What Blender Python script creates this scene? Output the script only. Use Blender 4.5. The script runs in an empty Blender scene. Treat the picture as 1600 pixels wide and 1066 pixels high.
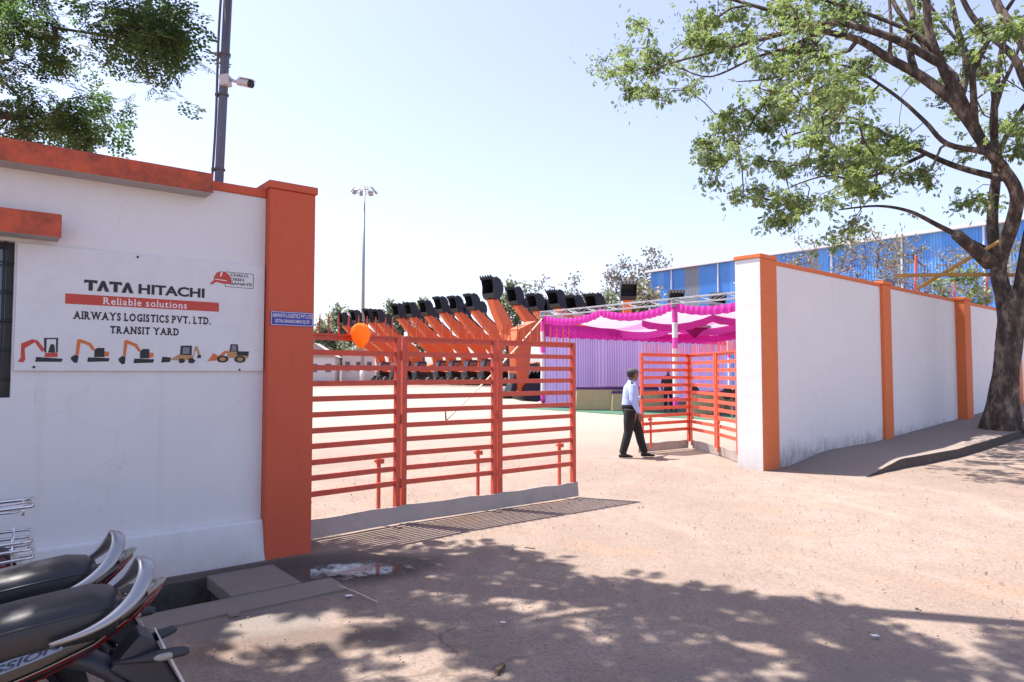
import bpy, bmesh, math, random
import numpy as np
from math import sin, cos, pi, radians, sqrt, atan2
from mathutils import Vector, Matrix, noise as mnoise
random.seed(7); RNG = np.random.default_rng(7)
S = bpy.context.scene
COL = S.collection

# ------------------------------------------------------------------ camera
PITCH = radians(2.63); CH = 1.6; FPX = 24/36*1600
cam = bpy.data.cameras.new('camera'); cam.lens = 24; cam.sensor_width = 36
cam.clip_start = .05; cam.clip_end = 3000
camo = bpy.data.objects.new('camera', cam); COL.objects.link(camo)
camo.location = (0, 0, CH); camo.rotation_euler = (pi/2+PITCH, 0, 0)
S.camera = camo
# ------------------------------------------------------------------ sky and sun
SUNV = Vector((-.392, .174, 1)).normalized()          # towards the sun
SUN_EL = math.asin(SUNV.z); SUN_ROT = atan2(SUNV.x, SUNV.y)
wd = bpy.data.worlds.new('World'); S.world = wd; wd.use_nodes = True
nt = wd.node_tree; bg = nt.nodes['Background']
sk = nt.nodes.new('ShaderNodeTexSky'); sk.sky_type = 'NISHITA'; sk.sun_disc = False
sk.sun_elevation = SUN_EL; sk.sun_rotation = SUN_ROT
sk.altitude = 100; sk.air_density = 1.0; sk.dust_density = 1.6; sk.ozone_density = 3.0
hs = nt.nodes.new('ShaderNodeHueSaturation'); hs.inputs['Saturation'].default_value = .74; nt.links.new(sk.outputs[0], hs.inputs['Color'])
tn = nt.nodes.new('ShaderNodeMix'); tn.data_type = 'RGBA'; tn.blend_type = 'MULTIPLY'; tn.inputs[0].default_value = 1; tn.inputs[7].default_value = (1.025, .968, 1.065, 1)
nt.links.new(hs.outputs[0], tn.inputs[6]); nt.links.new(tn.outputs[2], bg.inputs[0]); bg.inputs[1].default_value = .110
sl = bpy.data.lights.new('sun', 'SUN'); sl.energy = 4.6; sl.angle = radians(.53); sl.color = (1, .95, .87)
so = bpy.data.objects.new('sun', sl); COL.objects.link(so)
so.rotation_euler = (-SUNV).to_track_quat('-Z', 'Y').to_euler(); so.location = (0, 0, 30)
S.view_settings.view_transform = 'Standard'; S.view_settings.look = 'None'
S.view_settings.gamma = 1; S.view_settings.use_curve_mapping = False
S.view_settings.exposure = 1.36

# ------------------------------------------------------------------ helpers
def lin(r, g, b):
    f = lambda c: (c/255/12.92) if c/255 <= .04045 else ((c/255+.055)/1.055)**2.4
    return (f(r), f(g), f(b))
def ray(px, py):
    dx = (px-800)/FPX; dv = (533-py)/FPX
    return Vector((dx, cos(PITCH)-dv*sin(PITCH), sin(PITCH)+dv*cos(PITCH)))
def at(px, py, Y):
    r = ray(px, py); return Vector((0, 0, CH)) + r*(Y/r.y)
def G(px, py, z=0):
    r = ray(px, py); return Vector((0, 0, CH)) + r*((z-CH)/r.z)

ROOTM = {}
def thing(name, label, cat, loc=(0, 0, 0), rz=0, group=None):
    o = bpy.data.objects.new(name, None); COL.objects.link(o)
    o.location = loc; o.rotation_euler = (0, 0, rz); o.empty_display_size = .2
    ROOTM[o] = Matrix.Translation(Vector(loc)) @ Matrix.Rotation(rz, 4, 'Z')
    tag(o, label, cat, group); return o
def tag(o, label=None, cat=None, group=None, kind=None):
    if label: o['label'] = label
    if cat: o['category'] = cat
    if group: o['group'] = group
    if kind: o['kind'] = kind
    return o
def clone(o, parent=None):
    c = o.copy(); COL.objects.link(c); c.parent = parent
    for ch in o.children: clone(ch, c)
    return c

class MB:
    def __init__(s): s.v = []; s.f = []; s.m = []; s.cur = 0
    def mat(s, i): s.cur = i; return s
    def add(s, vs, fs, mi=None):
        b = len(s.v); s.v += [tuple(v) for v in vs]
        s.f += [tuple(b+i for i in f) for f in fs]; s.m += [s.cur if mi is None else mi]*len(fs); return s
    def box(s, c, sz, R=None):
        hx, hy, hz = sz[0]/2, sz[1]/2, sz[2]/2
        vs = [Vector((x*hx, y*hy, z*hz)) for x in (-1, 1) for y in (-1, 1) for z in (-1, 1)]
        if R is not None: vs = [R @ v for v in vs]
        c = Vector(c)
        return s.add([v+c for v in vs], [(0, 1, 3, 2), (4, 6, 7, 5), (0, 4, 5, 1), (2, 3, 7, 6), (0, 2, 6, 4), (1, 5, 7, 3)])
    def fbox(s, F, a, b):                      # box between corners a, b given in frame F(u, v, z)
        vs = [F(x, y, z) for x in (a[0], b[0]) for y in (a[1], b[1]) for z in (a[2], b[2])]
        return s.add(vs, [(0, 1, 3, 2), (4, 6, 7, 5), (0, 4, 5, 1), (2, 3, 7, 6), (0, 2, 6, 4), (1, 5, 7, 3)])
    def bar(s, p, q, w, h, up=(0, 0, 1)):
        p, q = Vector(p), Vector(q); d = (q-p); L = d.length; d.normalize()
        u = Vector(up); r = d.cross(u)
        if r.length < 1e-4: r = d.cross(Vector((1, 0, 0)))
        r.normalize(); u = r.cross(d)
        vs = []
        for e in (p, q):
            for a, b in ((-1, -1), (1, -1), (1, 1), (-1, 1)): vs.append(e+r*(a*w/2)+u*(b*h/2))
        return s.add(vs, [(3, 2, 1, 0), (4, 5, 6, 7), (0, 1, 5, 4), (1, 2, 6, 5), (2, 3, 7, 6), (3, 0, 4, 7)])
    def tube(s, pts, rad, n=8, cap=True, flat=1.0):
        pts = [Vector(p) for p in pts]; m = len(pts)
        if not hasattr(rad, '__len__'): rad = [rad]*m
        vs = []; ref = None
        for i in range(m):
            d = (pts[min(i+1, m-1)]-pts[max(i-1, 0)])
            if d.length < 1e-9: d = Vector((0, 0, 1))
            d.normalize()
            if ref is None:
                ref = Vector((0, 0, 1)) if abs(d.z) < .9 else Vector((1, 0, 0))
            a = (ref-d*ref.dot(d)); 
            if a.length < 1e-5: a = d.orthogonal()
            a.normalize(); ref = a; b = d.cross(a)
            for k in range(n):
                t = 2*pi*k/n; vs.append(pts[i]+a*(cos(t)*rad[i])+b*(sin(t)*rad[i]*flat))
        fs = [(i*n+k, i*n+(k+1) % n, (i+1)*n+(k+1) % n, (i+1)*n+k) for i in range(m-1) for k in range(n)]
        if cap: fs += [tuple(range(n-1, -1, -1)), tuple((m-1)*n+k for k in range(n))]
        return s.add(vs, fs)
    def rings(s, rings, cap=True):
        n = len(rings[0]); m = len(rings); vs = [v for r in rings for v in r]
        fs = [(i*n+k, i*n+(k+1) % n, (i+1)*n+(k+1) % n, (i+1)*n+k) for i in range(m-1) for k in range(n)]
        if cap: fs += [tuple(range(n-1, -1, -1)), tuple((m-1)*n+k for k in range(n))]
        return s.add(vs, fs)
    def ball(s, c, r, nu=12, nv=8):
        c = Vector(c); r = (r, r, r) if not hasattr(r, '__len__') else r
        R = [[c+Vector((cos(2*pi*k/nu)*sin(pi*j/nv)*r[0], sin(2*pi*k/nu)*sin(pi*j/nv)*r[1], -cos(pi*j/nv)*r[2])) for k in range(nu)] for j in range(1, nv)]
        s.rings(R); return s
    def prism(s, poly, F, a, b):               # outline poly [(x, z)] extruded a..b across with F(x, y, z)
        n = len(poly)
        vs = [F(x, a, z) for x, z in poly]+[F(x, b, z) for x, z in poly]
        return s.add(vs, [tuple(range(n)), tuple(range(2*n-1, n-1, -1))]+[(k, n+k, n+(k+1) % n, (k+1) % n) for k in range(n)])
    def build(s, name, mats, parent=None, world=True, smooth=False, bevel=0, label=None):
        me = bpy.data.meshes.new(name)
        vs = s.v
        if parent is not None and world:
            r = parent
            while r.parent: r = r.parent
            if r in ROOTM:
                inv = ROOTM[r].inverted(); vs = [tuple(inv @ Vector(v)) for v in vs]
        me.from_pydata(vs, [], s.f)
        mats = mats if isinstance(mats, (list, tuple)) else [mats]
        for m in mats: me.materials.append(m)
        if len(mats) > 1: me.polygons.foreach_set('material_index', s.m)
        bm = bmesh.new(); bm.from_mesh(me); bmesh.ops.recalc_face_normals(bm, faces=bm.faces); bm.to_mesh(me); bm.free()
        if smooth: me.polygons.foreach_set('use_smooth', [True]*len(me.polygons))
        me.update()
        o = bpy.data.objects.new(name, me); COL.objects.link(o)
        if parent is not None: o.parent = parent
        if bevel:
            b = o.modifiers.new('bevel', 'BEVEL'); b.width = bevel; b.segments = 2; b.limit_method = 'ANGLE'
        if label: o['label'] = label
        return o
def I3(x, y, z): return Vector((x, y, z))
def frame(o, a, b):                               # a frame with axis a (first), b (second), z up
    o = Vector((o[0], o[1], 0)); a = Vector((a[0], a[1], 0)).normalized(); b = Vector((b[0], b[1], 0)).normalized()
    return lambda u, v, z: o+a*u+b*v+Vector((0, 0, z))
def smooth01(a, b, x):
    t = min(1, max(0, (x-a)/(b-a))); return t*t*(3-2*t)
def fromquads(name, V, mat, parent=None, smooth=False):   # V: (N,4,3)
    N = len(V); me = bpy.data.meshes.new(name)
    V = V.reshape(-1, 3)
    if parent is not None:
        r = parent
        while r.parent: r = r.parent
        if r in ROOTM:
            inv = np.array(ROOTM[r].inverted()); V = V @ inv[:3, :3].T+inv[:3, 3]
    me.vertices.add(N*4); me.vertices.foreach_set('co', V.astype(np.float32).ravel())
    me.loops.add(N*4); me.loops.foreach_set('vertex_index', np.arange(N*4, dtype=np.int32))
    me.polygons.add(N); me.polygons.foreach_set('loop_start', np.arange(0, N*4, 4, dtype=np.int32))
    me.polygons.foreach_set('loop_total', np.full(N, 4, dtype=np.int32))
    me.materials.append(mat); me.update(calc_edges=True); me.validate()
    o = bpy.data.objects.new(name, me); COL.objects.link(o); o.parent = parent
    return o

# ------------------------------------------------------------------ materials
class NT:
    def __init__(s, name):
        s.m = bpy.data.materials.new(name); s.m.use_nodes = True; s.t = s.m.node_tree; s.b = s.t.nodes['Principled BSDF']
        s.co = s.t.nodes.new('ShaderNodeTexCoord')
    def n(s, t, **k):
        x = s.t.nodes.new('ShaderNode'+t)
        for a, b in k.items(): setattr(x, a, b)
        return x
    def l(s, a, b): s.t.links.new(a, b)
    def mapping(s, scale, src='Object'):
        mp = s.n('Mapping'); mp.inputs['Scale'].default_value = scale if hasattr(scale, '__len__') else (scale,)*3
        s.l(s.co.outputs[src], mp.inputs['Vector']); return mp.outputs[0]
    def noise(s, scale, detail=4, rough=.6, vec=None, dist=0):
        x = s.n('TexNoise'); x.inputs['Scale'].default_value = scale; x.inputs['Detail'].default_value = detail
        x.inputs['Roughness'].default_value = rough; x.inputs['Distortion'].default_value = dist
        s.l(vec if vec is not None else s.co.outputs['Object'], x.inputs['Vector']); return x.outputs[0]
    def ramp(s, f, stops):
        r = s.n('ValToRGB'); e = r.color_ramp.elements
        while len(e) < len(stops): e.new(.5)
        for i, (p, c) in enumerate(stops):
            e[i].position = p; e[i].color = (*c, 1) if hasattr(c, '__len__') else (c, c, c, 1)
        s.l(f, r.inputs[0]); return r.outputs[0]
    def mix(s, f, a, b, mode='MIX'):
        x = s.n('Mix', data_type='RGBA', blend_type=mode)
        for sock, v in ((x.inputs[0], f), (x.inputs[6], a), (x.inputs[7], b)):
            if hasattr(v, 'is_linked'): s.l(v, sock)
            elif hasattr(v, '__len__'): sock.default_value = (*v, 1)
            else: sock.default_value = v
        return x.outputs[2]
    def math(s, op, a, b=0, clamp=False):
        x = s.n('Math', operation=op, use_clamp=clamp)
        for i, v in enumerate((a, b)):
            if hasattr(v, 'is_linked'): s.l(v, x.inputs[i])
            else: x.inputs[i].default_value = v
        return x.outputs[0]
    def bump(s, h, strength, dist=.01):
        b = s.n('Bump'); b.inputs['Strength'].default_value = strength; b.inputs['Distance'].default_value = dist
        s.l(h, b.inputs['Height']); s.l(b.outputs[0], s.b.inputs['Normal']); return b
    def base(s, c):
        if hasattr(c, 'is_linked'): s.l(c, s.b.inputs['Base Color'])
        else: s.b.inputs['Base Color'].default_value = (*c, 1)
    def set(s, **k):
        for a, v in k.items(): s.b.inputs[a.replace('_', ' ')].default_value = v
def mat(name, col, rough=.6, metal=0, var=.12, vs=6, bump=.0, bs=80, dirt=None, dirtamt=.35, ds=3, spec=.5, coat=0):
    t = NT(name); n = t.noise(vs, 5, .65)
    c = t.mix(n, tuple(x*(1-var) for x in col), tuple(min(1, x*(1+var)) for x in col))
    if dirt:
        d = t.ramp(t.noise(ds, 6, .7), [(.45, 0.), (.75, dirtamt)])
        c = t.mix(d, c, dirt)
    t.base(c); t.set(Roughness=rough, Metallic=metal)
    t.b.inputs['Specular IOR Level'].default_value = spec
    if coat: t.b.inputs['Coat Weight'].default_value = coat; t.b.inputs['Coat Roughness'].default_value = .08
    if bump: t.bump(t.noise(bs, 4, .6), bump, .004)
    return t.m
def mat_leaf(name, c1, c2, c3, trans=.4, rough=.5):
    t = NT(name); g = t.n('NewGeometry'); c = t.ramp(g.outputs['Random Per Island'], [(0, c1), (.6, c2), (1, c3)])
    t.base(c); t.set(Roughness=rough); t.b.inputs['Specular IOR Level'].default_value = .3
    tr = t.n('BsdfTranslucent'); t.l(t.mix(.6, c, tuple(min(1, x*2.2) for x in c3)), tr.inputs[0])
    ms = t.n('MixShader'); ms.inputs[0].default_value = trans
    out = t.t.nodes['Material Output']; t.l(t.b.outputs[0], ms.inputs[1]); t.l(tr.outputs[0], ms.inputs[2]); t.l(ms.outputs[0], out.inputs[0])
    return t.m
def mat_wall(name, col, grime=.8, gtop=.55, streak=.25, gcol=(.16, .15, .13)):
    t = NT(name)
    big = t.noise(1.2, 5, .6)
    c = t.mix(big, tuple(x*.93 for x in col), col)
    st = t.noise(3.2, 5, .65, t.mapping((2.2, 2.2, .16)))
    c = t.mix(t.ramp(st, [(.52, 0.), (.8, streak)]), c, (.42, .40, .40))
    sp = t.noise(26, 3, .7); c = t.mix(t.ramp(sp, [(.62, 0.), (.78, .22)]), c, (.36, .35, .34))
    sx = t.n('SeparateXYZ'); t.l(t.co.outputs['Object'], sx.inputs[0])
    gz = t.math('SUBTRACT', t.math('ADD', gtop*.25, t.math('MULTIPLY', t.noise(2.3, 5, .7), gtop*1.1)), sx.outputs[2])
    gz = t.math('MULTIPLY', gz, 3.2, True)
    gm = t.math('MULTIPLY', gz, t.ramp(t.noise(9, 5, .75, t.mapping((1, 1, .35))), [(.35, 0.), (.7, grime)]))
    c = t.mix(gm, c, gcol)
    dz = t.math('SUBTRACT', t.math('MULTIPLY', t.noise(4, 6, .75), .55), sx.outputs[2])
    dz = t.math('MULTIPLY', t.math('ADD', dz, .10), 2.0, True); c = t.mix(t.math('MULTIPLY', dz, .42), c, (.36, .25, .19))
    tr2 = t.noise(1.5, 6, .75, t.mapping((3.5, 3.5, .10))); c = t.mix(t.ramp(tr2, [(.58, 0.), (.72, .20)]), c, (.40, .37, .36))
    pt = t.noise(.7, 3, .5, dist=.5); c = t.mix(t.ramp(pt, [(.54, 0.), (.57, .10)]), c, tuple(min(1, x*1.12) for x in col))
    vc = t.n('TexVoronoi', feature='DISTANCE_TO_EDGE'); vc.inputs['Scale'].default_value = .55
    nn = t.n('TexNoise'); nn.inputs['Scale'].default_value = 2.2; nn.inputs['Detail'].default_value = 7; t.l(t.co.outputs['Object'], nn.inputs['Vector'])
    av = t.n('VectorMath', operation='ADD'); t.l(nn.outputs['Color'], av.inputs[0]); t.l(t.co.outputs['Object'], av.inputs[1]); t.l(av.outputs[0], vc.inputs['Vector'])
    c = t.mix(t.ramp(vc.outputs[0], [(.001, .14), (.003, 0.)]), c, (.25, .23, .22))
    t.base(c); t.set(Roughness=.85)
    t.bump(t.mix(.25, t.noise(2.6, 3, .5, t.mapping((1, 1, 1.8))), t.noise(70, 4, .6)), .55, .014)
    return t.m
def mat_paint_wall(name, col, mildew=0):
    t = NT(name); c = t.mix(t.noise(2.5, 5, .6), tuple(x*.86 for x in col), tuple(min(1, x*1.06) for x in col))
    c = t.mix(t.ramp(t.noise(22, 4, .7), [(.6, 0.), (.78, .3)]), c, tuple(min(1, x*.5+.12) for x in col))
    st = t.noise(5, 5, .65, t.mapping((2, 2, .2))); c = t.mix(t.ramp(st, [(.55, 0.), (.85, .3)]), c, tuple(x*.5 for x in col))
    if mildew: c = t.mix(t.ramp(t.noise(6, 7, .8), [(.42, 0.), (.72, mildew)]), c, (.05, .035, .03))
    t.base(c); t.set(Roughness=.75); t.bump(t.noise(45, 4, .6), .3, .005); return t.m

M = {}
M['wall_l'] = mat_wall('white_wall_paint', (.74, .73, .74), .2, .35, .10)
M['wall_r'] = mat_wall('white_wall_grimy', (.76, .74, .74), .95, .55, .08)
M['plinth'] = mat_wall('white_plinth_paint', (.74, .74, .75), .3, .2, .1)
M['orange_l'] = mat_paint_wall('orange_pillar_paint', (.60, .105, .048))
M['orange_slab'] = mat_paint_wall('orange_slab_paint', (.58, .10, .045), .75)
M['orange_r'] = mat_paint_wall('orange_trim_paint', (.72, .175, .05), .12)
M['concrete_soffit'] = mat('concrete_soffit', (.42, .40, .40), .9, var=.15, bump=.3)
M['signwhite'] = mat('sign_white_sheet', (.70, .69, .71), .5, var=.05, vs=2, dirt=(.45, .43, .42), dirtamt=.25, ds=5)
M['ink'] = mat('ink_black', (.012, .012, .018), .5, var=0)
M['inkred'] = mat('ink_red', (.52, .055, .035), .5, var=.06)
M['inkwhite'] = mat('ink_white', (.75, .75, .75), .5, var=0)
M['inkorange'] = mat('ink_orange', (.60, .16, .035), .5, var=.1, vs=40)
M['inkyellow'] = mat('ink_tan', (.45, .25, .10), .5, var=.1, vs=40)
M['inkgrey'] = mat('ink_grey', (.20, .20, .22), .5, var=.1, vs=40)
M['blue'] = mat('plate_blue', (.045, .035, .30), .4, var=.06)
M['steel'] = mat('galvanised_steel', (.34, .35, .37), .45, .6, var=.15, dirt=(.12, .10, .09), dirtamt=.3)
M['pole'] = mat('pole_paint', (.13, .13, .18), .5, .3, var=.2, vs=9, dirt=(.06, .05, .05))
M['cable'] = mat('cable_grey', (.10, .10, .12), .6)
M['camwhite'] = mat('camera_plastic', (.55, .53, .54), .4)
M['black'] = mat('black_plastic', (.012, .012, .014), .4, var=.2)
M['gate'] = mat('gate_red_paint', (.60, .078, .042), .45, var=.12, vs=7, dirt=(.20, .05, .035), dirtamt=.6, ds=14, bump=.35, bs=55)
M['gate_r'] = mat('gate_orange_paint', (.70, .105, .055), .45, var=.12, vs=7, dirt=(.25, .06, .04), dirtamt=.55, ds=14, bump=.35, bs=55)
M['rubber'] = mat('dusty_rubber', (.42, .36, .33), .9, var=.25, vs=4, bump=.3, bs=30, dirt=(.16, .13, .12), dirtamt=.6, ds=4)
M['excav'] = mat('machine_orange', (.66, .125, .03), .4, var=.08, dirt=(.25, .09, .05), dirtamt=.3)
M['bucket'] = mat('bucket_black', (.014, .015, .02), .5, var=.3)
M['track'] = mat('track_dark', (.030, .029, .030), .7, var=.4, dirt=(.2, .16, .13), dirtamt=.5)
M['glass'] = mat('tinted_glass', (.05, .08, .11), .08, 0, var=0, spec=.9)
M['rod'] = mat('chrome_rod', (.6, .6, .6), .2, .9)
M['thatch'] = mat('straw_skirt', (.42, .33, .20), .9, var=.35, vs=30, bump=.5, bs=60)
M['purple'] = mat('purple_cloth', (.075, .022, .12), .8, var=.2)
M['carpet'] = mat('green_carpet', (.035, .12, .075), .95, var=.25, vs=20)
M['blueclad'] = mat('blue_cladding', (.085, .29, .70), .4, .1, var=.10, vs=.6, dirt=(.10, .15, .28), dirtamt=.3, ds=1)  # blue lightened so the colour itself carries haze over the far shed
M['blueclad2'] = mat('pale_blue_cladding', (.13, .36, .76), .4, .1, var=.10, vs=.6, dirt=(.12, .18, .32), dirtamt=.3, ds=1)
M['fibre'] = mat('dusty_rooflight', (.24, .28, .33), .6, var=.2, vs=.8)
M['whitemetal'] = mat('white_metal', (.62, .63, .64), .5, var=.06)
M['pipe'] = mat('white_pipe', (.62, .66, .72), .5)
M['house'] = mat('house_plaster', (.62, .60, .60), .85, var=.1)
M['tiles'] = mat('house_roof', (.36, .30, .28), .85, var=.15)
M['bark'] = None
M['bamboo'] = mat('bamboo', (.42, .23, .06), .6, var=.25, vs=5)
M['bambored'] = mat('painted_bamboo_red', (.50, .09, .05), .6, var=.2)
M['seat'] = None
def cloth(name, col, tr=.5, var=.08):
    t = NT(name); c = t.mix(t.noise(3, 4, .6), tuple(x*(1-var) for x in col), tuple(min(1, x*(1+var)) for x in col)); t.base(c); t.set(Roughness=.8)
    x = t.n('BsdfTranslucent'); t.l(c, x.inputs[0]); ms = t.n('MixShader'); ms.inputs[0].default_value = tr
    b_ = t.bump(t.noise(5, 5, .65, t.mapping((1, 1, .4))), .5, .04) if tr < .6 else None
    t.l(t.b.outputs[0], ms.inputs[1]); t.l(x.outputs[0], ms.inputs[2]); t.l(ms.outputs[0], t.t.nodes['Material Output'].inputs[0]); return t.m
M['lavender'] = cloth('lavender_cloth', (.42, .335, .64), .42)
M['pink'] = cloth('pink_satin', (.86, .07, .50), .4)
M['magenta'] = cloth('magenta_satin', (.62, .03, .32), .45)
M['rose'] = cloth('rose_cloth', (.66, .25, .46), .4)
M['whitecloth'] = cloth('white_cloth', (.60, .52, .62), .35)
M['balloon'] = cloth('balloon_orange', (1.0, .42, .07), .62, 0)
M['silver'] = mat('silver_alloy', (.34, .34, .36), .34, .75, var=.06)
M['chrome'] = mat('chrome', (.72, .72, .74), .12, 1.0, var=.02)
M['bikeblack'] = mat('gloss_black', (.008, .009, .013), .18, 0, var=.1, coat=.6)
M['bikered'] = mat('gloss_red', (.14, .008, .008), .2, 0, var=.05, coat=.6)
M['bikegrey'] = mat('fender_plastic', (.022, .024, .034), .5, var=.2)
M['lens_red'] = mat('red_lens', (.12, .005, .008), .12, var=0, coat=.5)
M['lens_smoke'] = mat('clear_lens', (.25, .24, .22), .15, var=.1, coat=.5)
M['tyre'] = mat('tyre', (.02, .02, .02), .8)
M['decal'] = mat('decal_silver', (.22, .24, .30), .35, .3)
M['skin'] = mat('skin', (.19, .095, .06), .55, var=.06)
M['shirt'] = mat('pale_blue_shirt', (.36, .43, .74), .85, var=.06, vs=10, bump=.3, bs=14)
M['darkcloth'] = mat('dark_cloth', (.022, .020, .028), .85, var=.2, vs=10)
M['trouser'] = mat('black_trousers', (.010, .010, .012), .85, var=.2, bump=.3, bs=14)
M['shoe'] = mat('black_shoe', (.010, .010, .010), .3)
M['hair'] = mat('black_hair', (.012, .010, .010), .6)
M['cap'] = mat('grey_cap', (.060, .060, .068), .85)
M['paper'] = mat('paper', (.75, .74, .72), .8)
M['dry'] = mat('dry_brown', (.10, .065, .04), .9, var=.3)
M['stone'] = mat('stone', (.24, .20, .18), .9, var=.25, bump=.4)
M['rope'] = mat('rope_cream', (.62, .50, .36), .9)

def bark(name, c1, c2, c3):
    t = NT(name); n = t.noise(5, 6, .7, t.mapping((1, 1, .45)))
    v = t.n('TexVoronoi'); v.inputs['Scale'].default_value = 16; t.l(t.mapping((1.2, 1.2, .35)), v.inputs['Vector'])
    c = t.ramp(n, [(.38, c1), (.52, c2), (.64, c3)])
    c = t.mix(t.ramp(v.outputs[0], [(.0, .75), (.45, 0.)]), c, tuple(x*.45 for x in c1))
    t.base(c); t.set(Roughness=.9); t.bump(t.mix(.5, v.outputs[0], t.noise(30, 5, .7)), .9, .03); return t.m
M['bark'] = bark('bark_brown', (.030, .021, .017), (.080, .058, .045), (.225, .170, .130))
M['bark_dark'] = bark('bark_dark', (.03, .024, .02), (.06, .047, .04), (.10, .08, .07))
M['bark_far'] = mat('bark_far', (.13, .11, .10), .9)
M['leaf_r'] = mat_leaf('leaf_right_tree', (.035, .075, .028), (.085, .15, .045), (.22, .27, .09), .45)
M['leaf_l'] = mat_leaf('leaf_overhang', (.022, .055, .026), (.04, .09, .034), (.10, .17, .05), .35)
M['leaf_far'] = mat_leaf('leaf_far', (.11, .14, .09), (.15, .18, .11), (.20, .22, .14), .4)  # far leaf tones lightened and greyed to carry the distance haze
M['leaf_dry'] = mat_leaf('leaf_dusty', (.20, .165, .125), (.27, .225, .16), (.15, .17, .075), .3)
M['twig_grey'] = mat_leaf('bare_twigs', (.16, .13, .12), (.21, .18, .165), (.17, .16, .10), .2)
M['pods'] = mat_leaf('seed_pods', (.07, .035, .02), (.12, .06, .03), (.17, .10, .05), .1)
def seatmat():
    t = NT('seat_vinyl'); t.base(t.mix(t.noise(4, 4, .6), (.012, .013, .017), (.022, .022, .026))); d_ = t.ramp(t.noise(7, 6, .7), [(.35, .28), (.7, .5)]); t.l(d_, t.b.inputs['Roughness'])
    t.bump(t.noise(260, 3, .5), .25, .001); return t.m
M['seat'] = seatmat()

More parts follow.
